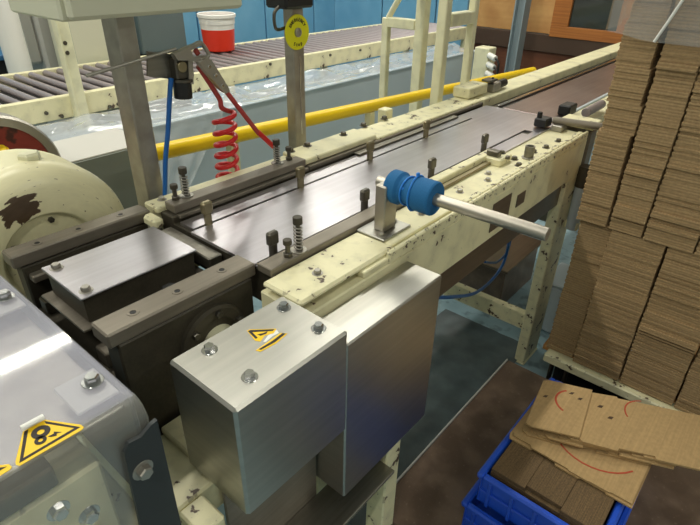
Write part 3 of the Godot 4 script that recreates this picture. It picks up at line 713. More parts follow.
func rod_bracket() -> void:
	var t := thing("rod_holder", Vector3(1.10, 0.954, -0.79), "aluminium angle bracket holding a long steel rod with a blue foam sleeve", "bracket")
	var fp := bx(t, "foot_plate", 1.045, 1.175, 0.954, 0.962, -0.85, -0.752, M.steel, 0.002)
	for p in [[1.062, -0.775], [1.155, -0.80]]: bolt(fp, Vector3(p[0], 0.962, p[1]), 0.009, true, M.zinc)
	var up := start()
	add_box(up, Vector3(1.107, 1.030, -0.797), Vector3(0.058, 0.136, 0.036), 0.003)
	put(t, "upright", up.commit(), M.steel_face, at(Vector3.ZERO))
	var a := Vector3(1.128, 1.085, -0.842); var b := Vector3(1.136, 1.085, -0.352)
	rod(t, "steel_rod", a, b, 0.0165, M.steel_face, 28)
	var dir := (b - a).normalized()
	var s0 := a + dir * 0.045
	var prof := [[0.0166, 0.0], [0.040, 0.0], [0.043, 0.004], [0.043, 0.034], [0.036, 0.042], [0.034, 0.05], [0.035, 0.066], [0.039, 0.074], [0.043, 0.078], [0.0435, 0.138], [0.041, 0.142], [0.0166, 0.142]]
	var q := []
	for p in prof: q.append([float(p[0]) * (1.07 if p[0] > 0.02 else 1.0), float(p[1]) - 0.071])
	var sl := put(t, "foam_sleeve", lathe(q, 40), M.blue_foam, along(s0, s0 + dir * 0.142))
	sl.set_meta("label", "blue foam sleeve held by two cable ties")
	for e in [[0.058, 0.038, 4.0], [0.082, 0.0465, -3.0]]:
		var c := s0 + dir * float(e[0])
		var path := PackedVector3Array()
		var fr := along(s0, s0 + dir)
		for i in 41:
			var an := TAU * i / 40
			path.append(fr.basis * Vector3(cos(an) * (float(e[1]) + 0.0015), deg_to_rad(float(e[2])) * cos(an) * 0.06, sin(an) * (float(e[1]) + 0.0015)))
		var tie := put(t, "cable_tie", tube(path, 0.0028, 6), M.blue_tie, at(c))
		put(tie, "tie_head", boxm(Vector3(0.009, 0.012, 0.009), 0.002), M.blue_tie, at(c + Vector3(0.0, float(e[1]) + 0.006, 0.0) + (Vector3(-0.03, -0.03, 0.0) if e[0] < 0.07 else Vector3.ZERO)))

func posts_and_air() -> void:
	# square post with control cabinet
	var p := thing("square_post", Vector3(0.82, FLR, -1.53), "brown-grey stainless square post carrying the pale control cabinet", "post")
	bx(p, "tube", 0.788, 0.846, FLR + 0.01, 1.478, -1.585, -1.503, M.steel_post, 0.004)
	bx(p, "foot_plate", 0.74, 0.90, FLR, FLR + 0.01, -1.62, -1.49, M.steel_dull, 0.002)
	bx(p, "back_angle", 0.846, 0.862, 0.6, 1.25, -1.575, -1.555, M.gun, 0.002)
	var c := thing("control_cabinet", Vector3(0.88, 1.488, -1.65), "pale olive control cabinet mounted on top of the square post", "cabinet")
	bx(c, "cabinet_body", 0.628, 1.19, 1.478, 1.95, -1.77, -1.462, M.cream_grey, 0.006)
	bx(c, "cabinet_door", 0.640, 1.18, 1.483, 1.94, -1.462, -1.435, M.cream_grey, 0.008)
	# second post with black switch box and yellow disc
	var p2 := thing("slim_post", Vector3(1.47, FLR, -1.52), "slim stainless square post with a round yellow disc", "post")
	bx(p2, "tube", 1.448, 1.506, FLR + 0.01, 1.46, -1.548, -1.498, M.steel_post, 0.004)
	bx(p2, "foot_plate", 1.41, 1.55, FLR, FLR + 0.01, -1.60, -1.46, M.steel_dull, 0.002)
	bx(p2, "seam_strip", 1.476, 1.480, 1.0, 1.30, -1.498, -1.496, M.chrome, 0.0005)
	var d := thing("emergency_stop_disc", Vector3(1.467, 1.381, -1.482), "round yellow plate with black lettering on the slim post", "sign")
	put(d, "plate", cyl(0.060, 0.005, 40, 0.001), M.disc_yellow, turned(Vector3(1.467, 1.381, -1.4955), Vector3.RIGHT, 90))
	put(d, "boss", lathe([[0.0, 0.0], [0.016, 0.0], [0.016, 0.006], [0.011, 0.008], [0.009, 0.004], [0.0, 0.004]], 20), M.zinc, turned(Vector3(1.467, 1.381, -1.493), Vector3.RIGHT, 90))
	var font := SystemFont.new(); font.font_names = PackedStringArray(["Droid Sans"]); font.font_weight = 700
	var words := ["EMERGENCY", "Stop"]
	for w in 2:
		var word: String = words[w]
		for i in word.length():
			var tm := TextMesh.new(); tm.text = word[i]; tm.font = font; tm.font_size = 16; tm.pixel_size = 0.001; tm.depth = 0.001
			var spread := 14.5 if w == 0 else 16.0
			var an := deg_to_rad((90.0 + (float(word.length() - 1) / 2.0 - i) * spread) if w == 0 else (270.0 - (float(word.length() - 1) / 2.0 - i) * spread))
			var pos := Vector3(1.467 + cos(an) * 0.042, 1.381 + sin(an) * 0.042, -1.4925)
			var rot := an - PI / 2 if w == 0 else an + PI / 2
			put(d, "letter", tm, M.ink, Transform3D(Basis(Vector3.BACK, rot), pos))
	var sb := thing("switch_box", Vector3(1.44, 1.46, -1.50), "black switch box on top of the slim post", "switch")
	bx(sb, "housing", 1.385, 1.525, 1.462, 1.62, -1.57, -1.462, M.black, 0.008)
	bx(sb, "lid_seam", 1.388, 1.522, 1.50, 1.503, -1.4625, -1.4605, M.gun, 0.0005)
	put(sb, "cable_loop", tube(smooth_path([Vector3(1.39, 1.47, -1.50), Vector3(1.365, 1.45, -1.50), Vector3(1.365, 1.41, -1.50), Vector3(1.39, 1.395, -1.51), Vector3(1.449, 1.40, -1.52)]), 0.006), M.gun, at(Vector3.ZERO))
	# air bracket, regulator, hoses and gun
	var z := -1.47
	var br := thing("hose_bracket", on_z(165, 66, z - 0.01), "grey metal bracket plate with a long thin hook rod on the square post", "bracket")
	px_plate(br, "bracket_plate", [[147, 51], [177, 55], [177, 80], [147, 76]], z - 0.02, 0.006, M.steel_dull)
	rod(br, "hook_rod", on_z(86, 76, z), on_z(176, 49, z), 0.005, M.zinc)
	var rg := thing("air_regulator", on_z(183, 80, z), "black air regulator bowl below the brass valve body", "regulator")
	bx(rg, "valve_body", on_z(173, 66, z).x, on_z(191, 66, z).x, on_z(182, 79, z).y, on_z(182, 56, z).y, z - 0.03, z + 0.015, M.gun, 0.005)
	var bo := rod(rg, "bowl", on_z(183.5, 98, z), on_z(182, 80, z), 0.028, M.black)
	rod(bo, "bowl_ring", on_z(182.3, 81.5, z), on_z(182, 78.5, z), 0.032, M.gun)
	rod(rg, "gauge", Vector3(on_z(178, 66, z).x, on_z(178, 66, z).y, z + 0.015), Vector3(on_z(178, 66, z).x, on_z(178, 66, z).y, z + 0.025), 0.016, M.brass)
	px_plate(rg, "clip", [[187, 54], [192, 54], [193, 84], [189, 84]], z + 0.02, 0.008, M.zinc)
	var g := thing("air_gun", on_z(205, 70, z + 0.02), "worn metal air blow gun hanging with its long nozzle pointing down", "air gun")
	px_plate(g, "gun_body", [[172, 54], [186, 47], [199, 42], [200, 44.5], [189, 50], [191, 56], [205, 56], [206, 60], [197, 63], [188, 60], [176, 60]], z + 0.02, 0.022, M.zinc)
	put(g, "trigger_guard", tube(smooth_path([on_z(190, 48, z + 0.02), on_z(198, 43, z + 0.02), on_z(202, 44, z + 0.02), on_z(208, 53, z + 0.02), on_z(207, 57, z + 0.02), on_z(198, 57, z + 0.02)], 5), 0.0065, 8), M.zinc, at(Vector3.ZERO))
	px_plate(g, "handle", [[197, 62], [203, 58], [209, 59], [216, 70], [226, 86], [228, 91], [224, 93], [218, 88], [208, 76]], z + 0.035, 0.022, M.zinc)
	for q in [[207, 66], [213, 75], [220, 85]]:
		put(g, "handle_screw", hexm(0.006, 0.006), M.chrome, turned(on_z(q[0], q[1], z + 0.035) + Vector3(0, 0, 0.013), Vector3.RIGHT, 90))
	rod(g, "nozzle", on_z(225, 90, z + 0.035), on_z(259, 134, z + 0.05), 0.008, M.pink_hose)
	rod(g, "nozzle_tip", on_z(258, 132, z + 0.05), on_z(274, 147, z + 0.055), 0.009, M.red_hose)
	rod(g, "trigger_pin", on_z(193, 49, z + 0.02) + Vector3(0, 0, 0.01), on_z(196, 54, z + 0.02) + Vector3(0, 0, 0.012), 0.008, M.wheel_red)
	var ch := thing("coiled_hose", on_z(227, 140, z), "bright red coiled air hose hanging beside the air gun", "hose")
	var path := PackedVector3Array()
	var top := on_z(224, 114, z); var bot := on_z(228, 180, z)
	var turns := 6.0
	for i in int(turns * 20) + 1:
		var f := float(i) / (turns * 20)
		var ax := top.lerp(bot, f)
		var an := f * turns * TAU
		path.append(ax + Vector3(cos(an) * 0.035, 0.004 * sin(f * 40.0), sin(an) * 0.035))
	put(ch, "coil", tube(path, 0.0085, 8), M.red_hose, at(Vector3.ZERO))
	put(ch, "straight_end", tube(smooth_path([on_z(198, 66, z + 0.01), on_z(205, 76, z + 0.01), on_z(214, 90, z + 0.01), on_z(220, 100, z + 0.01), on_z(222, 108, z + 0.01), top + Vector3(0.035, 0, 0)]), 0.0085, 8), M.pink_hose, at(Vector3.ZERO))
	solo("blue_air_hose", tube(smooth_path([on_z(171, 78, z), on_z(169.5, 100, z), on_z(168, 130, z), on_z(165.5, 160, z), on_z(165, 195, z), on_z(164, 225, z - 0.02)]), 0.0075, 10), M.blue_hose, at(Vector3.ZERO), "thin blue air hose hanging straight down beside the square post", "hose")
	# yellow pipe behind the table
	var a := on_z(150, 154.0, -1.72); var b := on_z(427, 97.5, -1.72); var e := on_z(533, 71, -1.72)
	var yp := thing("yellow_pipe", on_z(300, 123, -1.72), "long straight bright yellow pipe running behind the conveyor table", "pipe")
	rod(yp, "pipe", a, e, 0.030, M.yellow, 24)
	for x in [1.3, 2.2, 3.5]:
		var k: float = (x - a.x) / (e.x - a.x)
		var c2 := a.lerp(e, k)
		bx(yp, "pipe_stand", x - 0.02, x + 0.02, FLR, c2.y - 0.028, -1.74, -1.70, M.cream, 0.003)

func back_conveyor() -> void:
	var t := thing("roller_conveyor", Vector3(3.3, FLR, -3.75), "cream roller conveyor with dark grey rollers running behind the posts", "conveyor")
	var z0 := -4.26; var z1 := -3.41; var y := 0.85
	bx(t, "near_rail", 0.2, 6.3, y - 0.13, y, z1 - 0.05, z1, M.cream, 0.004)
	bx(t, "far_rail", 0.2, 6.3, y - 0.13, y, z0 - 0.05, z0, M.cream, 0.004)
	bx(t, "pan", 0.2, 6.3, y - 0.125, y - 0.10, z0, z1 - 0.05, M.rubber, 0.001)
	var rm := cyl(0.023, z1 - 0.055 - z0, 12, 0.002)
	for k in 62:
		put(t, "roller", rm, M.roller, turned(Vector3(0.26 + k * 0.098, y - 0.022, (z0 + z1 - 0.055) / 2), Vector3.RIGHT, 90))
	for x in [0.6, 2.62, 4.6, 6.2]:
		for z in [z0 - 0.02, z1 - 0.025]: bx(t, "leg", x - 0.04, x + 0.04, FLR, y - 0.13, z - 0.025, z + 0.025, M.cream, 0.004)
	for p in [[46, 113], [62, 118], [110, 109], [118, 104], [270, 64], [330, 55], [360, 50]]:
		var w := on_z(p[0], p[1], z1 + 0.001)
		bolt(t, Vector3(w.x, clampf(w.y, y - 0.11, y - 0.02), z1), 0.012, false, M.gun, Vector3.BACK)
	# tall angle post beside it
	var ap := thing("angle_post", Vector3(1.6, FLR, -3.3), "tall cream angle iron post with bolt holes beside the roller conveyor", "post")
	var w0 := on_z(80, 100, -3.36)
	bx(ap, "post_web", w0.x - 0.03, w0.x + 0.035, FLR, 1.6, -3.37, -3.355, M.cream_clean, 0.003)
	bx(ap, "post_flange", w0.x - 0.042, w0.x - 0.03, FLR, 1.6, -3.40, -3.34, M.cream_clean, 0.003)
	for py in [42, 52, 126, 137]:
		var h := on_z(75.0 if py < 100 else 83.0, py, -3.355)
		put(ap, "hole_plug", cyl(0.012, 0.004, 12), M.oily, turned(Vector3(w0.x - 0.01, h.y, -3.354), Vector3.RIGHT, 90))
	# bucket on the rollers
	var bp := on_y(215, 48, y + 0.006)
	var b := thing("bucket", Vector3(bp.x, y + 0.006, -4.08), "red bucket with a white upper band and rim standing on the roller conveyor", "bucket")
	bp = Vector3(on_z(219.5, 47, -4.08).x, y + 0.006, -4.08)
	put(b, "bucket_body", lathe([[0.0, 0.0], [0.125, 0.0], [0.130, 0.006], [0.145, 0.215]], 36), M.red, at(bp))
	put(b, "bucket_collar", lathe([[0.145, 0.215], [0.150, 0.215], [0.152, 0.262], [0.162, 0.265], [0.162, 0.288], [0.156, 0.292], [0.151, 0.288], [0.130, 0.02], [0.0, 0.02]], 36), M.white, at(bp))
	# trough below, with clear film draped over it
	var tr := thing("grey_trough", Vector3(3.0, FLR, -3.05), "long blue-grey sheet metal trough under the roller conveyor", "trough")
	var tl := -2.9
	bx(tr, "front_panel", 0.9, 5.6, 0.20, 0.705, tl - 0.012, tl, M.trough, 0.003)
	bx(tr, "top_fold", 0.9, 5.6, 0.705, 0.718, tl - 0.05, tl + 0.006, M.trough, 0.003)
	bx(tr, "bottom_panel", 0.9, 5.6, 0.20, 0.215, tl - 0.42, tl - 0.012, M.trough, 0.003)
	bx(tr, "back_panel", 0.9, 5.6, 0.20, 0.66, tl - 0.43, tl - 0.42, M.trough, 0.003)
	for x in [1.2, 3.2, 5.2]: bx(tr, "stand", x - 0.04, x + 0.04, FLR, 0.20, -3.2, -3.0, M.cream, 0.004)
	var nz := noise(77, 1.0, 4); var nf := noise(78, 3.2, 3)
	solo("plastic_film", grid(160, 18, func(u: float, v: float) -> Vector3:
		var x := 0.95 + u * 4.5
		var bump := nz.get_noise_2d(x * 1.1, v * 0.8) * 0.16 + absf(nf.get_noise_2d(x * 0.55 + v * 0.4, v * 0.5)) * 0.10
		var sw := sin(v * PI)
		return Vector3(x, lerpf(0.722, 0.715, v) + 0.01 * sw + bump * sw * 0.6, lerpf(tl + 0.008, z1 + 0.012, v) + bump * 0.4 * sw)), M.film, at(Vector3.ZERO), "crumpled clear plastic film draped over the grey trough", "plastic film")
	solo("plastic_film", grid(24, 24, func(u: float, v: float) -> Vector3:
		var x := 1.35 + u * 0.8 * (1.0 - 0.6 * v)
		return Vector3(x, 0.72 - v * 0.55, tl + 0.012 + 0.05 * v + 0.02 * sin(u * 25.0) * v + 0.015 * nz.get_noise_2d(x * 6.0, v * 3.0))), M.film, at(Vector3.ZERO), "loose tail of clear film hanging down the front of the trough", "plastic film")

func back_things() -> void:
	# gantry of cream square tubes
	var t := thing("tube_stand", Vector3(2.8, FLR, -1.8), "tall cream square tube stand behind the conveyor table", "stand")
	var C := Vector3(2.50, 0, -1.51); var D := Vector3(2.79, 0, -1.51); var B := Vector3(3.10, 0, -2.03); var A := Vector3(3.10, 0, -2.31)
	for q in [[C, 0.026, 1.9], [B, 0.034, 1.9], [A, 0.024, 1.255], [D, 0.021, 1.9]]:
		var p: Vector3 = q[0]; var r: float = q[1]
		bx(t, "upright", p.x - r, p.x + r, FLR, q[2], p.z - r, p.z + r, M.cream_clean, 0.005)
	bx(t, "crossbar", 3.07, 3.13, 1.20, 1.26, -2.285, -2.07, M.cream_clean, 0.004)
	bx(t, "crossbar", 2.535, 2.765, 1.315, 1.375, -1.54, -1.48, M.cream_clean, 0.004)
	rod(t, "diagonal_strut", Vector3(3.10, 1.25, -2.30), Vector3(3.10, 1.62, -2.06), 0.022, M.cream_clean, 4)
	bx(t, "tie_bar", 2.53, 3.06, 1.62, 1.67, -2.06, -2.01, M.cream_clean, 0.004)
	bx(t, "tie_bar", 2.48, 2.54, 1.62, 1.67, -2.06, -1.54, M.cream_clean, 0.004)
	var sb := on_z(385, 119, -1.50)
	solo("stub_post", boxm(Vector3(0.055, sb.y + 0.05 - FLR, 0.05), 0.004), M.cream_worn, at(Vector3(sb.x, (sb.y + 0.05 + FLR) / 2, -1.50)), "short cream stub post in front of the yellow pipe", "post")
	# grey steel post before the plywood wall
	var gp := on_x(517, 40, 6.2)
	solo("steel_column", ext(PackedVector2Array([Vector2(-0.075, -0.06), Vector2(0.075, -0.06), Vector2(0.075, -0.045), Vector2(0.008, -0.045), Vector2(0.008, 0.045), Vector2(0.075, 0.045), Vector2(0.075, 0.06), Vector2(-0.075, 0.06), Vector2(-0.075, 0.045), Vector2(-0.008, 0.045), Vector2(-0.008, -0.045), Vector2(-0.075, -0.045)]), 4.2 - FLR), M.post_grey, turned(Vector3(6.2, (4.2 + FLR) / 2, gp.z), Vector3.RIGHT, 90), "pale grey steel column standing before the plywood wall", "column")
	# socket box with plugs on a stand
	var sx := on_x(485, 60, 5.2)
	var so := thing("socket_box", Vector3(5.2, FLR, sx.z), "cream electrical socket box with white plugs before the plywood wall", "socket box")
	bx(so, "box_body", 5.14, 5.30, sx.y - 0.20, sx.y + 0.12, sx.z - 0.10, sx.z + 0.06, M.cream_clean, 0.008)
	for k in 3:
		var yy := sx.y + 0.06 - k * 0.085
		var pg := rod(so, "plug", Vector3(5.15, yy, sx.z + 0.06), Vector3(5.12, yy - 0.02, sx.z + 0.15), 0.028, M.white)
		put(pg, "cable", tube(smooth_path([Vector3(5.12, yy - 0.02, sx.z + 0.15), Vector3(5.11, yy - 0.05, sx.z + 0.19), Vector3(5.11, yy - 0.18, sx.z + 0.20), Vector3(5.12, FLR + 0.02, sx.z + 0.20)]), 0.010), M.black, at(Vector3.ZERO))
	bx(so, "box_stand", 5.19, 5.25, FLR, sx.y - 0.20, sx.z - 0.05, sx.z + 0.01, M.gun, 0.004)
	# blue partition of tall panels
	var bp := thing("blue_partition", Vector3(5.0, FLR, -6.0), "light blue partition of tall sheet panels behind the roller conveyor", "partition")
	var xs := [0.9, 2.6, 4.2, 5.30, 6.25, 6.75]
	for i in xs.size() - 1:
		bx(bp, "panel", xs[i] + 0.012, float(xs[i + 1]) - 0.012, FLR, 2.3, -6.06, -6.0, M.blue_panel, 0.006)
		bx(bp, "panel_post", float(xs[i + 1]) - 0.03, float(xs[i + 1]) + 0.03, FLR, 2.32, -6.10, -6.02, M.blue_dark, 0.004)
	for q in [[-6.0, -5.1], [-5.08, -4.2], [-4.18, -3.72]]:
		bx(bp, "panel", 6.70, 6.76, FLR, 2.3, q[0], q[1], M.blue_panel, 0.006)
	bx(bp, "kick_rail", 0.9, 6.75, 0.30, 0.36, -5.99, -5.96, M.blue_dark, 0.004)
	# things at the upper left beyond the roller conveyor
	var wp := on_z(12, 40, -4.6)
	rod(thing("white_pipe", Vector3(wp.x, FLR, -4.6), "thick white vertical pipe beyond the roller conveyor", "pipe"), "pipe", Vector3(wp.x, FLR, -4.6), Vector3(wp.x, 3.0, -4.6), 0.085, M.white, 24)
	var g0 := on_z(46, 40, -4.9)
	var gc := thing("grey_machine", Vector3(g0.x, FLR, -5.1), "pale grey machine cabinet between the white pipe and the cream panel", "cabinet")
	bx(gc, "cabinet_body", g0.x - 0.06, g0.x + 0.26, FLR, 1.7, -5.2, -4.85, M.grey_light, 0.02)
	bx(gc, "side_box", g0.x - 0.17, g0.x - 0.06, 0.78, 1.7, -5.2, -4.9, M.grey_light, 0.02)
	bx(gc, "dark_grille", g0.x - 0.26, g0.x - 0.15, 0.85, 1.3, -5.15, -4.95, M.oily, 0.01)
	var g1 := on_z(98, 45, -4.45)
	var cp := thing("cream_cabinet", Vector3(g1.x, FLR, -4.6), "plain pale cream cabinet beyond the angle iron post", "cabinet")
	bx(cp, "cabinet_body", g1.x - 0.22, g1.x + 0.20, FLR, 1.7, -4.75, -4.40, M.cream_grey, 0.01)
	bx(cp, "cabinet_plinth", g1.x - 0.20, g1.x + 0.18, FLR, FLR + 0.08, -4.41, -4.385, M.oily, 0.003)
	var g2 := on_z(170, 28, -4.6)
	var dc := thing("dark_cabinet", Vector3(g2.x, FLR, -4.8), "dark grey-green cabinet beyond the square post", "cabinet")
	bx(dc, "cabinet_body", g2.x - 0.30, g2.x + 0.16, 0.80, 1.8, -5.0, -4.6, M.grey_cab, 0.01)
	bx(dc, "cabinet_base", g2.x - 0.28, g2.x + 0.14, FLR, 0.80, -4.98, -4.62, M.black, 0.004)
	var bb := thing("blue_bench", Vector3(1.6, FLR, -5.5), "low blue bench with a dark shelf beyond the roller conveyor", "bench")
	bx(bb, "bench_front", 0.6, 2.6, FLR, 0.62, -5.6, -5.4, M.blue_panel, 0.006)
	bx(bb, "dark_shelf", 0.6, 2.6, 0.62, 0.76, -5.62, -5.42, M.black, 0.004)
	bx(bb, "shelf_top", 0.6, 2.6, 0.76, 0.80, -5.65, -5.38, M.blue_dark, 0.004)

func carton_mesh(w: float, h: float, depth: float, notch: float) -> Mesh:   # one flattened carton: two corrugated layers with a fold gap
	var st := start()
	add_box(st, Vector3(depth / 2, h * 0.25, 0), Vector3(depth, h * 0.49, w), 0.0006)
	add_box(st, Vector3(depth / 2 + 0.002 + notch * 0.5, h * 0.745, 0.002), Vector3(depth, h * 0.49, w - 0.003), 0.0006)
	add_box(st, Vector3(depth / 2 + 0.012, h * 0.5, 0), Vector3(depth - 0.005, h, w + 0.002), 0)
	return st.commit()
func cartons() -> void:
	var rng := RandomNumberGenerator.new(); rng.seed = 12
	var X := 2.085
	# cream lift platform under the stack
	var lp := thing("lift_platform", Vector3(2.5, FLR, -0.1), "low cream lift platform edge under the tall carton stack", "platform")
	bx(lp, "front_beam", X - 0.03, X + 0.03, 0.0, 0.045, -0.53, 0.75, M.cream_worn, 0.006)
	bx(lp, "platform_top", X + 0.03, X + 0.75, 0.02, 0.048, -0.56, 0.75, M.ply, 0.003)
	bx(lp, "under_shade_box", X + 0.10, X + 0.72, FLR + 0.10, 0.0, -0.50, 0.72, M.black, 0.004)  # black box added to stand for the shade under the platform
	for z in [-0.46, 0.6]:
		for x in [X + 0.02, X + 0.6]:
			var wl := put(lp, "caster_wheel", cyl(0.075, 0.05, 24, 0.008), M.rubber, turned(Vector3(x, FLR + 0.075, z), Vector3.RIGHT, 90))
			bx(wl, "caster_fork", x - 0.03, x + 0.03, FLR + 0.075, 0.02, z - 0.04, z - 0.03, M.gun, 0.003)
			bx(wl, "caster_fork", x - 0.03, x + 0.03, FLR + 0.075, 0.02, z + 0.03, z + 0.04, M.gun, 0.003)
	# columns of flattened cartons; the upper half of the pile is set out in narrower columns
	var low := [[-0.54, -0.418], [-0.412, -0.216], [-0.207, 0.002], [0.010, 0.22], [0.23, 0.44]]
	var high := [[-0.545, -0.430], [-0.424, -0.304], [-0.298, -0.13], [-0.124, 0.06], [0.07, 0.26], [0.27, 0.44]]
	var shared := {}
	var rest := start(); var rest_n := 0; var single := 0
	var ymid := 0.72; var ytop := 1.95
	for part in 2:
		var cols: Array = low if part == 0 else high
		for ci in cols.size():
			var z0: float = cols[ci][0]; var z1: float = cols[ci][1]
			var y := 0.05 if part == 0 else ymid
			var yend := ymid if part == 0 else ytop
			var left := 0; var ox := 0.0; var oz := 0.0; var tone := 0
			while y < yend - 0.012:
				if left <= 0:
					left = rng.randi_range(3, 8); ox = rng.randf_range(-0.006, 0.006); oz = rng.randf_range(-0.014, 0.002) if ci == 0 and part == 1 else rng.randf_range(-0.002, 0.002); tone = rng.randi_range(0, 5)
					if ci == 0 and part == 0: ox += 0.028      # step added to the shape so this column falls in shade
				left -= 1
				var h := minf([0.019, 0.021, 0.0235][rng.randi_range(0, 2)], maxf(yend - y, 0.012))
				var w := z1 - z0
				var stick := rng.randf_range(-0.012, 0.006) if rng.randf() < 0.14 else 0.0
				var p := Vector3(X + ox + stick + rng.randf_range(-0.0015, 0.002), y, (z0 + z1) / 2 + oz + rng.randf_range(-0.001, 0.001))
				var tn: int = tone if rng.randf() < 0.7 else rng.randi_range(0, 5)
				# in the photograph: seen where its near lower corner is left of and below the frame's edge
				var q := cam_basis.inverse() * (Vector3(p.x, y, z0 + oz) - EYE)
				var sx := 350.0 + FOCAL * q.x / -q.z; var sy := 262.5 - FOCAL * q.y / -q.z
				var m: Mesh
				var k := "%d %d %.4f" % [part, ci, h]
				if not shared.has(k): shared[k] = carton_mesh(w, h, 0.42, rng.randf_range(-0.004, 0.004))
				m = shared[k]
				if sx < 698.0 and sy > 0.0 and single < 298:
					single += 1
					var lab: String = ["flattened brown carton in the narrow column beside the cream leg", "flattened brown carton in the wide column next to the narrow column", "flattened brown carton in the third wide column of the lower stack", "flattened brown carton in the fourth wide column of the lower stack", "flattened brown carton in the fifth wide column of the lower stack"][ci] if part == 0 else ["flattened brown carton in the outermost column of the upper stack beside the conveyor", "flattened brown carton in the second narrow column of the upper stack", "flattened brown carton in the third column of the upper stack", "flattened brown carton in the fourth column of the upper stack", "flattened brown carton in the fifth column of the upper stack", "flattened brown carton in the sixth column of the upper stack"][ci]
					solo("flattened_carton", m, M.cartons[tn], at(p), lab, "carton", "flattened cartons, %s stack column %s" % ["lower" if part == 0 else "upper", ["one", "two", "three", "four", "five", "six"][ci]])
				else:
					rest_n += 1
					rest.append_from(m, 0, Transform3D(Basis.IDENTITY, p))
				y += h
	if rest_n > 0:
		var ro := solo("carton_pile", rest.commit(), M.cartons[0], at(Vector3.ZERO), "remaining flattened brown cartons at the top and inner side of the stack", "carton pile")
		ro.set_meta("kind", "stuff")
	# clear wrap over the top of the stack
	var nz := noise(91, 1.0, 3)
	var wf := thing("stretch_wrap", Vector3(X, 1.4, -0.2), "clear plastic stretch wrap hanging over the top of the carton stack", "plastic wrap")
	put(wf, "wrap_front", grid(40, 16, func(u: float, v: float) -> Vector3:
		var z := -0.60 + u * 1.05
		return Vector3(X - 0.03 - 0.012 * sin(z * 30.0 + v * 3.0) * v - 0.01 * nz.get_noise_2d(z * 9.0, v * 4.0), lerpf(1.99, 1.42 - 0.02 * sin(u * 7.0), v), z)), M.wrap, at(Vector3.ZERO))
	put(wf, "wrap_side", grid(20, 16, func(u: float, v: float) -> Vector3:
		var x := X - 0.03 + u * 0.5
		return Vector3(x, lerpf(1.99, 1.42 + 0.06 * u, v), -0.60 - 0.01 * sin(x * 40.0) * v)), M.wrap, at(Vector3.ZERO))
	put(wf, "wrap_fold_highlight", tube(PackedVector3Array([on_x(654, 42, X - 0.045), on_x(668, 22, X - 0.045), on_x(688, -8, X - 0.045)]), 0.005, 6), M.white, at(Vector3.ZERO))  # white ridge paints the highlight along a fold of the wrap

func crate(called: String, x0: float, x1: float, z0: float, z1: float, y0: float, y1: float, label: String) -> void:
	var t := thing(called, Vector3((x0 + x1) / 2, y0, (z0 + z1) / 2), label, "crate")
	var w := 0.008
	bx(t, "bottom", x0 + 0.012, x1 - 0.012, y0, y0 + w, z0 + 0.012, z1 - 0.012, M.crate, 0.002)
	for e in [["side_wall", x0 + 0.012, x1 - 0.012, z0 + 0.012, z0 + 0.012 + w], ["side_wall", x0 + 0.012, x1 - 0.012, z1 - 0.012 - w, z1 - 0.012], ["end_wall", x0 + 0.012, x0 + 0.012 + w, z0 + 0.02, z1 - 0.02], ["end_wall", x1 - 0.012 - w, x1 - 0.012, z0 + 0.02, z1 - 0.02]]:
		bx(t, e[0], e[1], e[2], y0, y1 - 0.02, e[3], e[4], M.crate, 0.003)
	var st := start()
	var c := Vector3((x0 + x1) / 2, y1 - 0.011, (z0 + z1) / 2)
	for s in [-1.0, 1.0]:
		add_box(st, c + Vector3(0, 0, s * ((z1 - z0) / 2 - 0.012)), Vector3(x1 - x0, 0.022, 0.024), 0.006)
		add_box(st, c + Vector3(s * ((x1 - x0) / 2 - 0.012), 0, 0), Vector3(0.024, 0.022, z1 - z0 - 0.04), 0.006)
	put(t, "rim", st.commit(), M.crate, at(Vector3.ZERO))
	for k in 5:      # stiffening ribs on the near end
		var z := lerpf(z0 + 0.05, z1 - 0.05, k / 4.0)
		bx(t, "rib", x0 + 0.002, x0 + 0.013, y0 + 0.004, y1 - 0.022, z - 0.006, z + 0.006, M.crate, 0.002)
	bx(t, "band", x0 + 0.004, x0 + 0.013, (y0 + y1) / 2 - 0.012, (y0 + y1) / 2, z0 + 0.02, z1 - 0.02, M.crate, 0.002)
func arc_print(parent: Node3D, c: Vector3, r: float, a0: float, a1: float, wd := 0.007) -> void:
	var inner := PackedVector2Array(); var outer := PackedVector2Array()
	for i in 17:
		var a := deg_to_rad(lerpf(a0, a1, i / 16.0))
		inner.append(Vector2(c.x + cos(a) * (r - wd / 2), c.z + sin(a) * (r - wd / 2)))
		outer.append(Vector2(c.x + cos(a) * (r + wd / 2), c.z + sin(a) * (r + wd / 2)))
	outer.reverse(); inner.append_array(outer)
	flat_plate(parent, "printed_arc", inner, c.y + 0.0005, 0.0005, M.print_red)
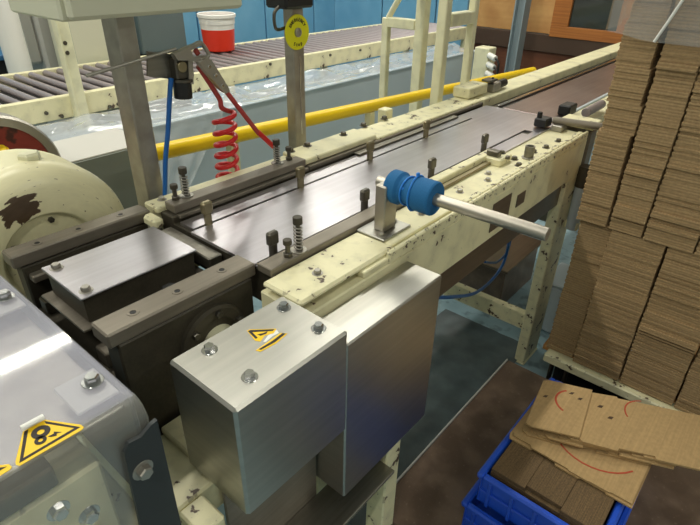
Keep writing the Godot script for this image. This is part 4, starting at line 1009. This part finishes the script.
func pallet_and_crates() -> void:
	# pallet with a brown board on top
	var Y := -0.08
	var t := thing("pallet", Vector3(1.3, FLR, -0.05), "wooden pallet under the brown board", "pallet")
	for z in [-0.53, -0.05, 0.50]:
		bx(t, "runner", 1.0, 2.0, FLR, FLR + 0.02, z - 0.05, z + 0.05, M.ply, 0.002)
		for x in [1.08, 1.5, 1.92]: bx(t, "block", x - 0.07, x + 0.07, FLR + 0.02, -0.155, z - 0.05, z + 0.05, M.ply, 0.002)
	for k in 7: bx(t, "deck_board", 1.0 + k * 0.145, 1.11 + k * 0.145, -0.155, -0.13, -0.58, 0.56, M.ply, 0.002)
	var b := thing("brown_board", Vector3(1.3, -0.13, -0.05), "smooth dark brown board lying on the pallet under the blue crates", "board")
	bx(b, "board", 0.985, 2.05, Y - 0.05, Y, -0.685, 0.58, M.board, 0.003)
	bx(b, "edge_strip", 0.985, 2.05, Y - 0.045, Y + 0.006, -0.692, -0.686, M.grey_light, 0.002)
	# two blue crates, one on the other
	crate("blue_crate", 1.115, 1.775, -0.425, 0.02, Y + 0.0015, 0.06, "lower blue plastic crate resting on the brown board")
	crate("blue_crate", 1.142, 1.742, -0.402, -0.002, 0.064, 0.20, "upper blue plastic crate filled with flat cartons")
	var rng := RandomNumberGenerator.new(); rng.seed = 8
	for k in 9:
		var y := 0.0745 + k * 0.0155
		for q in 3:
			var dx := rng.randf_range(-0.008, 0.008)
			solo("folded_carton", boxm(Vector3(0.52, 0.015, 0.1122), 0.001), M.kraft_brown, at(Vector3(1.445 + dx, y + 0.00725, -0.314 + q * 0.113)), "folded dark brown carton in the top layer of the upper blue crate" if k == 8 else "folded dark brown carton packed below others in the upper blue crate", "carton", "folded cartons in the top layer" if k == 8 else "folded cartons in the blue crate")
	# kraft blanks on top: stepped pile with tabs along the near edge
	var yb := 0.2145
	var outline := func(x0: float, x1: float, z0: float, z1: float, n: int, sd: int) -> PackedVector2Array:
		var r := RandomNumberGenerator.new(); r.seed = sd
		var pl := PackedVector2Array([Vector2(x1, z1), Vector2(x1 - 0.01, z0 + 0.02), Vector2(x1 - 0.03, z0), Vector2(x0 + 0.02, z0 - 0.004)])
		for k in n:
			var za := lerpf(z0, z1, float(k) / n); var zb := lerpf(z0, z1, float(k + 1) / n)
			var off := r.randf_range(-0.012, 0.012)
			pl.append(Vector2(x0 + off, za + 0.004)); pl.append(Vector2(x0 + off, zb - 0.003))
		return pl
	var specs := [[1.325, 1.70, -0.385, 0.02, 5], [1.332, 1.71, -0.375, 0.015, 6]]
	for k in 2:
		var sp: Array = specs[k]
		var o := flat_plate(self, "carton_blank", outline.call(sp[0], sp[1], sp[2], sp[3], sp[4], 40 + k), yb + 0.0065, 0.006, M.kraft)
		tag(o, "lower tan carton blank with a large red printed arc, lying square in the crate" if k == 1 else "lowest tan carton blank directly on the brown folded cartons", "carton blank", "tan carton blanks on the blue crate")
		yb += 0.0068
		if k == 1: arc_print(o, Vector3(1.53, yb, -0.15), 0.15, 120, 285, 0.006)
	# upper blanks lie askew and fanned out
	var A := on_y(524, 429, 0.255); var B := on_y(543, 383, 0.255); var C := on_y(674, 411, 0.255)
	var ex := (C - B).normalized(); var ey := (B - A)
	for k in 6:
		var sh := ex * (0.034 * k - 0.005) + ey * (0.02 * sin(k * 2.3))
		var P := func(u: float, v: float) -> Vector2:
			var w := A + sh + ex * u + ey * v
			return Vector2(w.x, w.z)
		var L := 0.40 - 0.03 * (k % 2)
		var o := flat_plate(self, "carton_blank", PackedVector2Array([P.call(0.0, 0.06), P.call(-0.004, 0.12), P.call(0.0, 0.93), P.call(0.012, 0.98), P.call(0.09, 1.0), P.call(0.093, 0.97), P.call(L, 0.98), P.call(L, -0.02), P.call(0.24, -0.02), P.call(0.237, 0.03), P.call(0.13, 0.02), P.call(0.128, -0.03), P.call(0.02, -0.01)]), yb + 0.0065, 0.006, M.kraft)
		yb += 0.0068
		var lab := "tan carton blank inside the askew fanned pile on the blue crate"
		if k == 5:
			lab = "topmost tan carton blank of the askew fanned pile, with small slots"
			for q in [[0.035, 0.70], [0.075, 0.52]]:
				var w: Vector2 = P.call(q[0], q[1])
				flat_plate(o, "slot", PackedVector2Array([w, w + Vector2(0.014, 0.004), w + Vector2(0.02, 0.016), w + Vector2(0.004, 0.014)]), yb + 0.0004, 0.0005, M.rail_brown)
			var q0 := A + ex * 0.36 + ey * 0.72
			arc_print(o, Vector3(q0.x, yb, q0.z), 0.07, 225, 330, 0.005)
		tag(o, lab, "carton blank", "tan carton blanks on the blue crate")
		if k == 0:
			o.set_meta("label", "askew tan carton blank showing its printed red arc at the outer end of the fan")
	var dk := A + ey * 0.62
	var top := thing("carton_strip", Vector3(dk.x, yb, dk.z), "narrow tan carton blank with a red arc lying across the pile end", "carton blank")
	var TP := func(u: float, v: float) -> Vector2:
		var w := A + ex * u + ey * v
		return Vector2(w.x, w.z)
	var to := flat_plate(top, "blank", PackedVector2Array([TP.call(0.0, 0.04), TP.call(0.0, 0.96), TP.call(0.02, 1.0), TP.call(0.17, 0.985), TP.call(0.172, 0.0), TP.call(0.02, 0.0)]), yb + 0.0065, 0.006, M.kraft)
	var ac := A + ex * 0.125 + ey * 0.62
	arc_print(to, Vector3(ac.x, yb + 0.0065, ac.z), 0.062, 195, 315, 0.007)
	for q in [[0.018, 0.62], [0.098, 0.80], [0.13, 0.72]]:
		var w: Vector2 = TP.call(q[0], q[1])
		flat_plate(to, "slot", PackedVector2Array([w, w + Vector2(0.012, 0.004), w + Vector2(0.018, 0.014), w + Vector2(0.003, 0.012)]), yb + 0.007, 0.0005, M.rail_brown)

func under_table() -> void:
	var nz := noise(55, 2.0, 3)
	solo("floor_mat", grid(24, 16, func(u: float, v: float) -> Vector3:
		var x := 1.0 + u * 1.52; var z := -1.30 + v * 0.56
		return Vector3(x, FLR + 0.012 + 0.008 * absf(nz.get_noise_2d(x * 3.0, z * 3.0)), z)), M.mat_grey, at(Vector3.ZERO), "dark grey plastic mat on the floor under the conveyor table", "mat")
	var b := thing("pale_blue_bin", Vector3(2.85, FLR, -0.80), "pale blue plastic bin standing behind the cream leg", "bin")
	bx(b, "bin_body", 2.72, 2.98, FLR, 0.0, -0.80, -0.62, M.trough, 0.02)
	bx(b, "bin_rim", 2.71, 2.99, 0.0, 0.02, -0.81, -0.61, M.trough, 0.006)
	var zc := -1.0
	solo("blue_cable", tube(smooth_path([on_z(430, 297, -0.80), on_z(452, 297, -0.84), on_z(475, 293, -0.92), on_z(492, 280, -0.96), on_z(503, 264, -0.98), on_z(508, 247, -0.98), on_z(509, 236, -0.94)]), 0.008, 8), M.blue_hose, at(Vector3.ZERO), "blue cable sagging in a loop below the skirt plate", "cable")
	solo("blue_cable", tube(smooth_path([on_z(485, 262, -0.92), on_z(497, 262, -0.96), on_z(507, 252, -1.0), on_z(511, 238, -0.98)]), 0.006, 8), M.blue_hose, at(Vector3.ZERO), "short blue cable above the sagging cable loop", "cable")
	var bd := thing("grey_board", Vector3(3.2, FLR, -1.5), "low grey-brown board box on the floor beyond the cross brace", "box")
	bx(bd, "box_body", 2.75, 3.25, FLR, -0.05, -1.45, -1.05, M.board, 0.006)
	bx(bd, "box_lid", 2.73, 3.27, -0.05, -0.03, -1.47, -1.03, M.skirt, 0.004)
